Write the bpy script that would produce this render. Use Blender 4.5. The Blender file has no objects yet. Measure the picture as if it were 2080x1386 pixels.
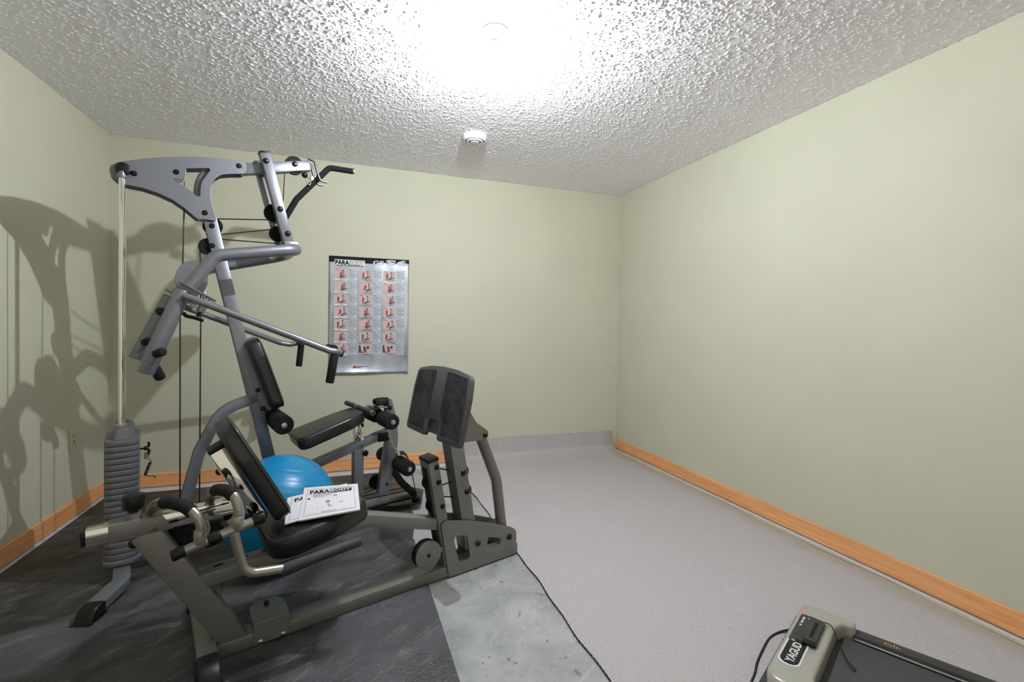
import bpy, bmesh, math, random
from mathutils import Vector, Matrix
from mathutils.geometry import tessellate_polygon
random.seed(7)
SC = bpy.context.scene
COL = SC.collection
PI = math.pi

# ------------------------------------------------------------------ camera
FPX, CX, CY = 950.75, 1040.0, 674.2
RT = Vector((0.9429, -0.3328, 0.0149)); UP = Vector((-0.0091, 0.0191, 0.9998)); FW = Vector((0.3330, 0.9428, -0.0151))
FW.normalize(); RT = (RT - FW*RT.dot(FW)).normalized(); UP = RT.cross(FW)
cam = bpy.data.cameras.new('camera'); cam_o = bpy.data.objects.new('camera', cam); COL.objects.link(cam_o)
cam.sensor_fit = 'HORIZONTAL'; cam.sensor_width = 36.0; cam.lens = FPX/2080*36.0
cam.shift_y = (CY-693.0)/2080.0
cam.clip_start = 0.02
M = Matrix((RT, UP, -FW)).transposed().to_4x4(); M.translation = (0, 0, 1.189)
cam_o.matrix_world = M
SC.camera = cam_o

# ------------------------------------------------------------------ world, light, exposure
W = bpy.data.worlds.new('world'); SC.world = W; W.use_nodes = True
W.node_tree.nodes['Background'].inputs[0].default_value = (1.0, 0.93, 0.78, 1)
W.node_tree.nodes['Background'].inputs[1].default_value = .64
BULB = (0.585, 1.93, 2.345); BULB_POWER = 12200.0
SC.view_settings.view_transform = 'Standard'; SC.view_settings.look = 'None'
SC.view_settings.gamma = 1.0; SC.view_settings.use_curve_mapping = False
SC.view_settings.exposure = 0.0

XL, XR, YB, YF, ZC = -1.527, 2.473, 3.928, -1.3, 2.44

# ------------------------------------------------------------------ materials
def s2l(c): return tuple((x/12.92 if x <= .04045 else ((x+.055)/1.055)**2.4) for x in c)
def rgb(r, g, b): return s2l((r/255, g/255, b/255))+(1,)
def mat(name, col, rough=.5, metal=0., spec=.5, coat=0., emis=None, estr=0.):
    m = bpy.data.materials.new(name); m.use_nodes = True
    b = m.node_tree.nodes['Principled BSDF']
    b.inputs['Base Color'].default_value = col; b.inputs['Roughness'].default_value = rough
    b.inputs['Metallic'].default_value = metal; b.inputs['Specular IOR Level'].default_value = spec
    b.inputs['Coat Weight'].default_value = coat; b.inputs['Coat Roughness'].default_value = .15
    if emis: b.inputs['Emission Color'].default_value = emis; b.inputs['Emission Strength'].default_value = estr
    return m
class N:
    def __init__(s, m): s.t = m.node_tree; s.b = s.t.nodes['Principled BSDF']
    def n(s, t, **k):
        x = s.t.nodes.new(t)
        for a, v in k.items():
            if a in x.inputs: x.inputs[a].default_value = v
            else: setattr(x, a, v)
        return x
    def l(s, a, b): s.t.links.new(a, b)
    def coord(s, scale=(1, 1, 1), rot=(0, 0, 0), kind='Object'):
        c = s.n('ShaderNodeTexCoord'); mp = s.n('ShaderNodeMapping'); s.l(c.outputs[kind], mp.inputs[0])
        mp.inputs['Scale'].default_value = scale; mp.inputs['Rotation'].default_value = rot
        return mp.outputs[0]
    def rotscale(s, rot, scale):
        v = s.coord((1, 1, 1), (0, 0, rot)); mp = s.n('ShaderNodeMapping'); s.l(v, mp.inputs[0]); mp.inputs['Scale'].default_value = scale
        return mp.outputs[0]
    def noise(s, v, scale, detail=3, rough=.5, dist=0.):
        x = s.n('ShaderNodeTexNoise'); s.l(v, x.inputs['Vector']); x.inputs['Scale'].default_value = scale
        x.inputs['Detail'].default_value = detail; x.inputs['Roughness'].default_value = rough; x.inputs['Distortion'].default_value = dist
        return x.outputs['Fac']
    def ramp(s, f, stops):
        x = s.n('ShaderNodeValToRGB'); s.l(f, x.inputs[0]); e = x.color_ramp.elements
        while len(e) < len(stops): e.new(.5)
        for i, (p, c) in enumerate(stops):
            e[i].position = p; e[i].color = c if isinstance(c, tuple) else (c, c, c, 1)
        return x.outputs[0]
    def mix(s, f, a, b, mode='MIX'):
        x = s.n('ShaderNodeMix', data_type='RGBA', blend_type=mode)
        for k, v in ((0, f), (6, a), (7, b)):
            if isinstance(v, (int, float, tuple)): x.inputs[k].default_value = v
            else: s.l(v, x.inputs[k])
        return x.outputs[2]
    def bump(s, h, strength=.3, dist=.01):
        x = s.n('ShaderNodeBump'); x.inputs['Strength'].default_value = strength; x.inputs['Distance'].default_value = dist
        s.l(h, x.inputs['Height']); s.l(x.outputs[0], s.b.inputs['Normal'])
    def col(s, c): s.l(c, s.b.inputs['Base Color'])
    def rough(s, c): s.l(c, s.b.inputs['Roughness'])

def grain(m, scale=300, strength=.08, dist=.001, cvar=0.0):
    k = N(m); v = k.coord(); f = k.noise(v, scale, 2)
    k.bump(f, strength, dist)
    return m
# wall paint
def wall_mat(name, c):
    m = mat(name, c, .72, spec=.3); k = N(m); v = k.coord()
    k.bump(k.noise(v, 260, 3), .10, .002)
    f = k.noise(v, 2.0, 2)
    k.col(k.mix(k.ramp(f, [(.3, 0.), (.7, 1.)]), (c[0]*.97, c[1]*.97, c[2]*.97, 1), (c[0]*1.02, c[1]*1.02, c[2]*1.02, 1)))
    return m
M_WALL = wall_mat('sage_wall_paint', rgb(203, 203, 184))
# popcorn ceiling
M_CEIL = mat('popcorn_ceiling', rgb(249, 247, 255), .6, spec=.35)
k = N(M_CEIL); k.bump(k.noise(k.coord(), 240, 2, .6), .35, .003)
# concrete
M_CONC = mat('bare_concrete', rgb(158, 160, 160), .62, spec=.35)
k = N(M_CONC); v = k.coord()
big = k.noise(v, 4.5, 6, .62, .6); fine = k.noise(v, 40, 4, .6)
c1 = k.mix(k.ramp(big, [(.3, 0.), (.72, 1.)]), rgb(132, 136, 137), rgb(190, 192, 192))
spots = k.ramp(k.noise(k.coord((1, .8, 1)), 17, 3, .7, .5), [(.64, 0.), (.69, 1.)])
c2 = k.mix(spots, c1, rgb(96, 100, 104))
wv = k.ramp(k.noise(k.rotscale(-.45, (.6, 2.2, 1)), 2.6, 3, .5, 1.0), [(.495, 0.), (.502, .45), (.509, 0.)])
c3 = k.mix(wv, c2, rgb(214, 214, 212))
k.col(k.mix(k.ramp(fine, [(.35, 0.), (.6, .35)]), c3, rgb(172, 174, 175)))
k.bump(fine, .15, .002)
# rubber mat
def mat_rubber(name):
    m = mat(name, rgb(34, 35, 37), .55, spec=.5); k = N(m)
    vx = k.coord((1, 1, 1))
    w1 = k.n('ShaderNodeTexWave', wave_type='BANDS', bands_direction='X'); k.l(vx, w1.inputs['Vector']); w1.inputs['Scale'].default_value = 42
    w2 = k.n('ShaderNodeTexWave', wave_type='BANDS', bands_direction='Y'); k.l(vx, w2.inputs['Vector']); w2.inputs['Scale'].default_value = 42
    hh = k.mix(.35, w2.outputs['Color'], w1.outputs['Color'], 'MULTIPLY')
    k.bump(hh, .6, .003)
    sc = k.ramp(k.noise(k.rotscale(-.6, (.8, 1.5, 1)), 3.2, 8, .66, .8), [(.40, 0.), (.68, .85)])
    sc2 = k.ramp(k.noise(k.rotscale(-.70, (.9, 3.2, 1)), 5, 8, .8, .6), [(.54, 0.), (.66, .9)])
    pk = k.mix(1., sc2, k.ramp(hh, [(.2, 0.), (.7, 1.)]), 'MULTIPLY')
    c = k.mix(sc, rgb(34, 35, 37), rgb(96, 98, 103))
    c = k.mix(pk, c, rgb(160, 160, 150))
    dots = k.ramp(k.noise(k.coord(), 85, 2, .5), [(.76, 0.), (.79, 1.)])
    k.col(k.mix(dots, c, rgb(150, 150, 145)))
    k.rough(k.ramp(sc, [(0., .42), (1., .7)]))
    return m
M_MAT = mat_rubber('ribbed_rubber')
# carpet
M_CARP = mat('grey_carpet', rgb(158, 152, 151), .95, spec=.1)
k = N(M_CARP); v = k.coord()
f1 = k.noise(v, 260, 3, .7)
f2 = k.noise(k.coord((1, 1.5, 1)), 110, 2, .6)
c = k.mix(k.ramp(f1, [(.35, 0.), (.65, 1.)]), rgb(176, 172, 175), rgb(200, 196, 198))
c = k.mix(k.ramp(f2, [(.62, 0.), (.68, .42)]), c, rgb(122, 118, 120))
st = k.n('ShaderNodeSeparateXYZ'); cc = k.n('ShaderNodeTexCoord'); k.l(cc.outputs['Object'], st.inputs[0])
ad = k.n('ShaderNodeMath', operation='ADD'); k.l(st.outputs[0], ad.inputs[0]); nz = k.n('ShaderNodeMath', operation='MULTIPLY'); k.l(k.noise(v, 4, 4), nz.inputs[0]); nz.inputs[1].default_value = .16; k.l(nz.outputs[0], ad.inputs[1])
stain = k.ramp(ad.outputs[0], [(0., 0.), (1., 1.)])
mr = k.n('ShaderNodeMapRange'); k.l(ad.outputs[0], mr.inputs[0]); mr.inputs[1].default_value = 2.38; mr.inputs[2].default_value = 2.47; mr.inputs[3].default_value = 0; mr.inputs[4].default_value = .6
k.col(k.mix(mr.outputs[0], c, rgb(168, 163, 140)))
wv1 = k.n('ShaderNodeTexWave', wave_type='BANDS', bands_direction='X'); k.l(v, wv1.inputs['Vector']); wv1.inputs['Scale'].default_value = 15
wv2 = k.n('ShaderNodeTexWave', wave_type='BANDS', bands_direction='Y'); k.l(v, wv2.inputs['Vector']); wv2.inputs['Scale'].default_value = 30
k.bump(k.mix(.3, k.mix(.3, wv1.outputs['Color'], wv2.outputs['Color']), f1), .5, .005)
# oak baseboard
def wood(name, rot):
    m = mat(name, rgb(205, 140, 88), .42, spec=.5); k = N(m)
    v = k.coord((1, 1, 1), rot)
    vs = k.coord((1.2, 26, 26) if rot == 0 else (26, 1.2, 26)) if not isinstance(rot, tuple) else v
    return m
def oak(name, along):
    m = mat(name, rgb(205, 140, 88), .42, spec=.5); k = N(m)
    v = k.coord((1.3, 30, 30) if along == 'x' else (30, 1.3, 30))
    f = k.noise(v, 1.6, 6, .6, .8)
    c = k.mix(k.ramp(f, [(.35, 0.), (.55, .6), (.7, 1.)]), rgb(250, 190, 134), rgb(226, 150, 92))
    k.col(c); k.bump(f, .1, .001)
    return m
M_OAKX, M_OAKY = oak('oak_grain_across', 'x'), oak('oak_grain_deep', 'y')
# metals etc
def paint(name, c, metal=.55, rough=.36):
    m = mat(name, c, rough, metal, .5); k = N(m); k.bump(k.noise(k.coord(), 500, 2), .05, .0005); return m
M_GREY = paint('graphite_metallic_paint', rgb(122, 125, 132), .5, .36)
M_GREYWARM = paint('graphite_paint_warm_lit', rgb(122, 121, 118), .35, .38)  # same paint as the gym, warm reflected light tinted into the colour
M_CHAMP = paint('pale_metallic_paint', rgb(158, 155, 146), .65, .34)
M_IRON = paint('cast_grey_plate', rgb(112, 114, 120), .4, .36)
M_CHROME = mat('chrome', rgb(232, 230, 224), .07, 1.0)
M_STEEL = mat('zinc_steel', rgb(205, 203, 200), .25, 1.0)
M_BLACK = mat('black_plastic', rgb(11, 11, 13), .42, 0, .35)
M_PULLEY = mat('matt_black_nylon', rgb(9, 9, 10), .6, 0, .2)
M_BOLT = mat('black_bolt', rgb(22, 23, 25), .28, .4, .5)
M_VINYL = mat('black_vinyl', rgb(24, 24, 26), .36, 0, .55, .15); grain(M_VINYL, 420, .12, .0008)
M_FOAM = mat('black_foam', rgb(19, 19, 21), .82, 0, .3); grain(M_FOAM, 700, .35, .001)
M_GRIP = mat('grey_rubber_grip', rgb(56, 57, 60), .6, 0, .35); grain(M_GRIP, 800, .3, .001)
M_CABLE = mat('black_cable', rgb(14, 14, 15), .4)
M_SHINE = mat('glossy_black_sheet', rgb(16, 16, 15), .18, 0, .35)
M_PLATE = mat('dark_grey_moulding', rgb(86, 86, 86), .5, .1, .4)
M_PADRUB = mat('scuffed_black_rubber', rgb(30, 31, 36), .75, 0, .3)
k = N(M_PADRUB); k.col(k.mix(k.ramp(k.noise(k.coord((1, 1, 1)), 9, 6, .7), [(.4, 0.), (.75, 1.)]), rgb(30, 32, 38), rgb(74, 74, 80))); k.bump(k.noise(k.coord(), 350, 2), .4, .001)
M_BALL = mat('blue_ball_vinyl', rgb(10, 128, 180), .33, 0, .5)
M_WHITE = mat('white_plastic', rgb(222, 222, 226), .4)
M_ALMOND = mat('almond_plastic', rgb(200, 198, 176), .35)
M_DARK = mat('dark_slot', rgb(10, 10, 10), .8)
M_PAPER = mat('white_paper', rgb(226, 227, 233), .75, spec=.2)
M_INK = mat('black_ink', rgb(26, 24, 28), .7, spec=.2)
M_INKG = mat('grey_ink', rgb(140, 142, 150), .7, spec=.2)
M_FOIL = mat('silver_poster_film', rgb(150, 156, 164), .38, .5, .6)
k = N(M_FOIL); k.col(k.mix(k.ramp(k.noise(k.coord((2.2, 1, .7)), 3.5, 3, .5, 1.), [(.35, 0.), (.7, 1.)]), rgb(136, 142, 150), rgb(186, 192, 200)))
M_TXT = mat('pale_text_panel', rgb(176, 182, 192), .5, .2)
M_TLINE = mat('text_lines', rgb(138, 144, 152), .6)
M_PHOTO = mat('pink_photo_print', rgb(206, 182, 176), .55)
M_MAROON = mat('maroon_print', rgb(150, 62, 78), .6)
M_REDP = mat('red_print', rgb(214, 96, 96), .6)
M_TEAL = mat('teal_print', rgb(90, 150, 150), .6)
M_NAVY = mat('navy_print', rgb(60, 60, 86), .6)
M_WHITEP = mat('white_print', rgb(226, 228, 232), .5)
M_TM = mat('silver_shell_plastic', rgb(176, 175, 168), .30, .25, .6, .3)
M_TMB = mat('treadmill_dark_plastic', rgb(48, 48, 49), .45)
M_BELT = mat('treadmill_belt', rgb(62, 63, 66), .6); grain(M_BELT, 500, .2, .001)
M_RED = mat('red_led', rgb(220, 60, 50), .4, emis=(1, .1, .05, 1), estr=.6)
M_ORANGE = mat('orange_sticker', rgb(206, 140, 80), .5)
M_BULB = mat('lit_bulb', (1, 1, 1, 1), .4, emis=(.955, .98, 1.0, 1), estr=BULB_POWER)
M_PORC = mat('white_porcelain', rgb(245, 245, 244), .3)
M_STRAP = mat('black_webbing', rgb(15, 15, 16), .8); grain(M_STRAP, 600, .4, .001)
M_TRIMW = mat('white_floor_edge', rgb(212, 213, 222), .6)

# ------------------------------------------------------------------ mesh helpers
def link(name, me, m=None, parent=None, smooth=True, ang=35):
    o = bpy.data.objects.new(name, me); COL.objects.link(o)
    if m:
        for mm in (m if isinstance(m, (list, tuple)) else [m]): me.materials.append(mm)
    if smooth:
        me.shade_smooth()
        try: me.set_sharp_from_angle(angle=math.radians(ang))
        except Exception: pass
    if parent: o.parent = parent
    return o
def obj(name, bm, m, parent=None, smooth=True, ang=35, recalc=True):
    if recalc: bmesh.ops.recalc_face_normals(bm, faces=bm.faces)
    me = bpy.data.meshes.new(name); bm.to_mesh(me); bm.free()
    return link(name, me, m, parent, smooth, ang)
def tag(o, label=None, cat=None, group=None, kind=None):
    if label: o['label'] = label
    if cat: o['category'] = cat
    if group: o['group'] = group
    if kind: o['kind'] = kind
    return o
def empty(name, loc=(0, 0, 0), rz=0.):
    o = bpy.data.objects.new(name, None); COL.objects.link(o); o.location = loc; o.rotation_euler = (0, 0, rz)
    o.empty_display_size = .05
    return o
def nb(): return bmesh.new()
def add(bm, src, mi=None):
    """append bmesh src into bm"""
    vm = {}
    for v_ in src.verts: vm[v_] = bm.verts.new(v_.co)
    for f in src.faces:
        try:
            g = bm.faces.new([vm[x] for x in f.verts]); g.material_index = f.material_index if mi is None else mi
        except ValueError: pass
    src.free(); return bm
def box(x0, x1, y0, y1, z0, z1, bev=0., seg=2, mtx=None, mi=0):
    bm = nb(); bmesh.ops.create_cube(bm, size=1.)
    for v_ in bm.verts:
        v_.co = Vector((x0+(v_.co.x+.5)*(x1-x0), y0+(v_.co.y+.5)*(y1-y0), z0+(v_.co.z+.5)*(z1-z0)))
    if bev: bmesh.ops.bevel(bm, geom=list(bm.edges), offset=bev, segments=seg, affect='EDGES', profile=.5)
    if mtx is not None: bm.transform(mtx)
    for f in bm.faces: f.material_index = mi
    return bm
def prism(poly, t0, t1, frame=None, bev=0., seg=2, mi=0):
    """poly in local XY, extruded on local Z from t0 to t1, then mapped with frame"""
    bm = nb()
    a = [bm.verts.new((x, y, t0)) for x, y in poly]; b = [bm.verts.new((x, y, t1)) for x, y in poly]
    n = len(poly)
    bm.faces.new(a[::-1]); bm.faces.new(b)
    for i in range(n): bm.faces.new((a[i], a[(i+1) % n], b[(i+1) % n], b[i]))
    bmesh.ops.recalc_face_normals(bm, faces=bm.faces)
    if bev:
        es = [e for e in bm.edges if abs(e.verts[0].co.z-e.verts[1].co.z) < 1e-6]
        bmesh.ops.bevel(bm, geom=es, offset=bev, segments=seg, affect='EDGES', profile=.5)
    if frame is not None: bm.transform(frame)
    for f in bm.faces: f.material_index = mi
    return bm
def fillet(poly, r, n=5, closed=True):
    out = []; m = len(poly)
    rs = r if isinstance(r, (list, tuple)) else [r]*m
    for i in range(m):
        p = Vector(poly[i]); 
        if not closed and i in (0, m-1): out.append(tuple(p)); continue
        a = Vector(poly[i-1]); b = Vector(poly[(i+1) % m])
        u = (a-p); w = (b-p); lu, lw_ = u.length, w.length
        if lu < 1e-6 or lw_ < 1e-6 or rs[i] <= 0: out.append(tuple(p)); continue
        u.normalize(); w.normalize(); ang = u.angle(w)
        if ang > PI-.05: out.append(tuple(p)); continue
        t = min(rs[i]/math.tan(ang/2), lu*.49, lw_*.49); rr = t*math.tan(ang/2)
        c = p+(u+w).normalized()*(rr/math.sin(ang/2))
        s = (p+u*t)-c; e = (p+w*t)-c
        for j in range(n+1):
            q = s.normalized().slerp(e.normalized(), j/n)*rr if len(p) == 3 else None
            if q is None:
                a0 = math.atan2(s.y, s.x); a1 = math.atan2(e.y, e.x); d = (a1-a0+PI) % (2*PI)-PI
                q = Vector((math.cos(a0+d*j/n), math.sin(a0+d*j/n)))*rr
            out.append(tuple(c+q))
    return out
def frame(o, x, y, z=None):
    x = Vector(x).normalized(); y = Vector(y).normalized(); z = Vector(z).normalized() if z else x.cross(y).normalized()
    m_ = Matrix((x, y, z)).transposed().to_4x4(); m_.translation = Vector(o); return m_
def AZ(b=0.):   # local X -> a, local Y -> z, local Z -> -b  (plates seen from the camera side)
    return frame((0, b, 0), (1, 0, 0), (0, 0, 1))
def azprism(poly, b0, b1, bev=.003, seg=2, mi=0):
    return prism(poly, -b1, -b0, AZ(), bev, seg, mi)
def beam(p0, p1, h, b0, b1, bev=.005, ext0=0, ext1=0):
    """rectangular tube between two (a,z) centre points, height h, between b0 and b1"""
    p = Vector(p0); q = Vector(p1); d = (q-p).normalized(); p -= d*ext0; q += d*ext1; nrm = Vector((-d.y, d.x))*h/2
    poly = [tuple(p-nrm), tuple(q-nrm), tuple(q+nrm), tuple(p+nrm)]
    bm = azprism(poly, b0, b1, 0)
    bmesh.ops.bevel(bm, geom=list(bm.edges), offset=bev, segments=2, affect='EDGES', profile=.5)
    return bm
def ringpath(pts, r, n=14, closed=False, cap=True, rfun=None, sq=None, mi=0):
    P = [Vector(p) for p in pts]; m = len(P); bm = nb(); rings = []
    T = []
    for i in range(m):
        if closed: t = P[(i+1) % m]-P[i-1]
        else: t = P[min(i+1, m-1)]-P[max(i-1, 0)]
        T.append(t.normalized())
    ref = Vector((0, 0, 1)) if abs(T[0].z) < .9 else Vector((0, 1, 0))
    nx = (ref-T[0]*ref.dot(T[0])).normalized()
    for i in range(m):
        if i:
            ax = T[i-1].cross(T[i])
            if ax.length > 1e-8: nx = Matrix.Rotation(T[i-1].angle(T[i]), 3, ax.normalized()) @ nx
            nx = (nx-T[i]*nx.dot(T[i])).normalized()
        ny = T[i].cross(nx); rr = r if rfun is None else rfun(i/(m-1))*r
        if sq is None: ring = [bm.verts.new(P[i]+(nx*math.cos(2*PI*j/n)+ny*math.sin(2*PI*j/n))*rr) for j in range(n)]
        else: ring = [bm.verts.new(P[i]+nx*x+ny*y) for x, y in sq]
        rings.append(ring)
    k_ = len(rings[0])
    for i in range(m if closed else m-1):
        a = rings[i]; b = rings[(i+1) % m]
        for j in range(k_): bm.faces.new((a[j], a[(j+1) % k_], b[(j+1) % k_], b[j]))
    if cap and not closed: bm.faces.new(rings[0][::-1]); bm.faces.new(rings[-1])
    for f in bm.faces: f.material_index = mi
    return bm
def tube(pts, r, fil=.04, n=16, seg=7, **kw):
    if fil and len(pts) > 2: pts = fillet(pts, fil, seg, closed=False)
    return ringpath(pts, r, n, **kw)
def lathe(prof, frm, n=28, mi=0):
    """prof: (radius, height) pairs along the frame's local Z"""
    bm = nb(); rings = []
    for r, h in prof:
        rings.append([bm.verts.new((r*math.cos(2*PI*j/n), r*math.sin(2*PI*j/n), h)) for j in range(n)] if r > 1e-6 else [bm.verts.new((0, 0, h))])
    for a, b in zip(rings, rings[1:]):
        for j in range(n):
            if len(a) == 1 and len(b) == 1: continue
            if len(a) == 1: bm.faces.new((a[0], b[j], b[(j+1) % n]))
            elif len(b) == 1: bm.faces.new((a[j], a[(j+1) % n], b[0]))
            else: bm.faces.new((a[j], a[(j+1) % n], b[(j+1) % n], b[j]))
    bm.transform(frm)
    for f in bm.faces: f.material_index = mi
    return bm
def axis(o, d):
    d = Vector(d).normalized(); m_ = d.to_track_quat('Z', 'Y').to_matrix().to_4x4(); m_.translation = Vector(o); return m_
def cyl(o, d, L, r, bev=.0, n=28, mi=0):
    b = min(bev, r*.9, L*.45)
    pr = [(0, 0), (r-b, 0), (r-b*.3, b*.3), (r, b), (r, L-b), (r-b*.3, L-b*.3), (r-b, L), (0, L)] if b else [(0, 0), (r, 0), (r, L), (0, L)]
    return lathe(pr, axis(o, d), n, mi)
def plate2d(outer, holes, t, frm, bev=.001):
    cu = bpy.data.curves.new('tmp', 'CURVE'); cu.dimensions = '2D'; cu.fill_mode = 'BOTH'; cu.extrude = t/2-bev; cu.bevel_depth = bev; cu.bevel_resolution = 1; cu.resolution_u = 1
    for ring in [outer]+holes:
        sp = cu.splines.new('POLY'); sp.points.add(len(ring)-1); sp.use_cyclic_u = True
        for p, q in zip(sp.points, ring): p.co = (q[0], q[1], 0, 1)
    o = bpy.data.objects.new('tmp', cu); me = bpy.data.meshes.new_from_object(o)
    bm = nb(); bm.from_mesh(me); bpy.data.objects.remove(o); bpy.data.curves.remove(cu); bpy.data.meshes.remove(me)
    bm.transform(frm); return bm
def text(name, s, size, m, frm, parent, bold=.0, sx=1., ext=.0006, align='LEFT', shear=0., maxw=None):
    cu = bpy.data.curves.new('tmp', 'FONT'); cu.body = s; cu.size = size; cu.offset = bold; cu.extrude = ext; cu.align_x = align; cu.shear = shear; cu.resolution_u = 3
    o = bpy.data.objects.new('tmp', cu); me = bpy.data.meshes.new_from_object(o); bpy.data.objects.remove(o); bpy.data.curves.remove(cu)
    me.transform(frm @ Matrix.Diagonal((sx, 1, 1, 1)))
    me.name = name
    for p in me.polygons: p.material_index = 0
    me.materials.clear()
    return link(name, me, m, parent, smooth=False)
def wordmap(name, s, m, parent, fn, u0, u1, v0, v1, bold=.03):
    """lay a word into the rectangle u0..u1 (left-right), v0..v1 (top-bottom) of a sheet given by fn(u, v)"""
    cu = bpy.data.curves.new('tmp', 'FONT'); cu.body = s; cu.size = 1; cu.offset = bold; cu.resolution_u = 3; cu.space_character = 1.06
    o = bpy.data.objects.new('tmp', cu); me = bpy.data.meshes.new_from_object(o); bpy.data.objects.remove(o); bpy.data.curves.remove(cu)
    xs = [v_.co.x for v_ in me.vertices]; ys = [v_.co.y for v_ in me.vertices]
    ax, bx_, ay, by = min(xs), max(xs), min(ys), max(ys)
    for v_ in me.vertices:
        v_.co = fn(u0+(v_.co.x-ax)/(bx_-ax)*(u1-u0), v1-(v_.co.y-ay)/(by-ay)*(v1-v0))
    me.name = name; me.materials.clear()
    return link(name, me, m, parent, smooth=False)
def smoothcurve(pts, n=6, closed=False):
    P = [Vector(p) for p in pts]; m = len(P); out = []
    rng = range(m) if closed else range(m-1)
    for i in rng:
        g = lambda j: P[j % m] if closed else P[max(0, min(m-1, j))]
        p0, p1, p2, p3 = g(i-1), g(i), g(i+1), g(i+2)
        for j in range(n):
            t = j/n; out.append(tuple(.5*((2*p1)+(p2-p0)*t+(2*p0-5*p1+4*p2-p3)*t*t+(3*p1-p0-3*p2+p3)*t**3)))
    if not closed: out.append(tuple(P[-1]))
    return out
def rrect(x0, x1, y0, y1, r, n=5): return fillet([(x0, y0), (x1, y0), (x1, y1), (x0, y1)], r, n)

# ------------------------------------------------------------------ room shell
def struct(name, bm, m): return tag(obj(name, bm, m, smooth=False), kind='structure')
struct('floor', box(XL-.15, XR+.15, YF, YB+.15, -.10, 0), M_CONC)
def ceiling():
    import numpy as np
    rng = np.random.default_rng(3); st_ = .0034
    x0, x1, y0, y1 = XL-.01, XR+.01, .45, YB+.01
    nx, ny = int((x1-x0)/st_)+1, int((y1-y0)/st_)+1
    def blur(a, s_):
        r = int(3*s_+1); kx = np.exp(-np.arange(-r, r+1)**2/(2*s_*s_)); kx /= kx.sum()
        f = np.fft.rfft2(a); K = np.zeros(a.shape); K[:2*r+1, :2*r+1] = np.outer(kx, kx); K = np.roll(K, (-r, -r), (0, 1))
        return np.fft.irfft2(f*np.fft.rfft2(K), a.shape)
    a = blur(rng.standard_normal((ny, nx)), .82); a /= a.std(); b = blur(rng.standard_normal((ny, nx)), 3.0); b /= b.std()
    f = np.clip(a+.25*b-.55, 0, 1.7)
    hgt = .0022*f/1.2+.0003*np.clip(a, -1, 1)
    X, Y = np.meshgrid(np.linspace(x0, x1, nx), np.linspace(y0, y1, ny))
    X = X+rng.uniform(-.0009, .0009, X.shape); Y = Y+rng.uniform(-.0009, .0009, Y.shape)
    co = np.stack([X, Y, ZC-hgt], -1).reshape(-1, 3).astype(np.float32)
    # flat remainder behind the viewer plus the slab above
    extra = np.array([(XL-.15, YF, ZC), (XR+.15, YF, ZC), (XR+.15, y0+.02, ZC), (XL-.15, y0+.02, ZC),
                      (XL-.15, YF, ZC+.1), (XR+.15, YF, ZC+.1), (XR+.15, YB+.15, ZC+.1), (XL-.15, YB+.15, ZC+.1)], np.float32)
    n = nx*ny; i = np.arange(ny-1)[:, None]*nx+np.arange(nx-1)[None, :]
    quads = np.stack([i, i+nx, i+nx+1, i+1], -1).reshape(-1, 4)
    q2 = np.array([(n, n+3, n+2, n+1), (n+4, n+5, n+6, n+7)]); quads = np.concatenate([quads, q2]).astype(np.int32)
    me = bpy.data.meshes.new('ceiling'); co = np.concatenate([co, extra])
    me.vertices.add(len(co)); me.vertices.foreach_set('co', co.ravel())
    me.loops.add(quads.size); me.loops.foreach_set('vertex_index', quads.ravel())
    me.polygons.add(len(quads)); me.polygons.foreach_set('loop_start', np.arange(0, quads.size, 4, dtype=np.int32))
    me.update(calc_edges=True); me.validate()
    o = bpy.data.objects.new('ceiling', me); COL.objects.link(o); me.materials.append(M_CEIL); me.shade_smooth()
    tag(o, kind='structure')
ceiling()
struct('wall_back', box(XL-.15, XR+.15, YB, YB+.12, 0, ZC), M_WALL)
struct('wall_left', box(XL-.12, XL, YF, YB, 0, ZC), M_WALL)
struct('wall_right', box(XR, XR+.12, YF, YB, 0, ZC), M_WALL)
def board(poly2, along, a0, a1):
    bm = nb()
    return bm
BT, HB0, HB1 = .012, .013, .105
def bb(x0, x1, y0, y1):
    return box(x0, x1, y0, y1, HB0, HB1, .003, 2)
struct('baseboard_back', bb(XL, .98, YB-BT, YB), M_OAKX)
struct('baseboard_left', bb(XL, XL+BT, YF, YB-BT), M_OAKY)
struct('baseboard_right', bb(XR-BT, XR, YF, YB-.02), M_OAKY)
struct('trim_3', box(XL+.001, -1.50, YF, YB-.10, 0, .004, .001), M_TRIMW)
struct('trim_4', box(XL+.001, .84, YB-.098, YB-.001, 0, .004, .001), M_TRIMW)
# pale strip of floor along the right wall where carpet tacks sat
struct('trim_2', box(XR-.072, XR-.028, YF, YB-.06, 0, .0035, .001), mat('tack_strip', rgb(186, 183, 160), .8))
struct('trim_1', box(XR-.028, XR-.001, YF, YB-.03, 0, .006, .002), M_TRIMW)

# ------------------------------------------------------------------ floor coverings
def mat_piece(pts, label):
    bm = prism(pts, .0005, .0085, None, .002, 1)
    o = obj('rubber_mat', bm, M_MAT, None, smooth=False); return tag(o, label, 'floor mat', 'black rubber floor mats')
mat_piece([(-1.494, 2.5730), (.350, 2.5730), (.400, 2.83), (.402, 3.80), (-1.494, 3.825)], 'black ribbed rubber mat along the back wall under the upright weight machine')
mat_piece([(-1.494, -.2), (-.472, -.2), (-.432, 1.85), (-.542, 2.570), (-1.494, 2.570)], 'scuffed black rubber mat in the left front corner under the weight stack foot')
mat_piece([(-.4695, -.2), (.372, -.2), (.358, 2.570), (-.5395, 2.570), (-.4295, 1.85)], 'black rubber mat beside the bare concrete strip under the leg press rail')
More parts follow.
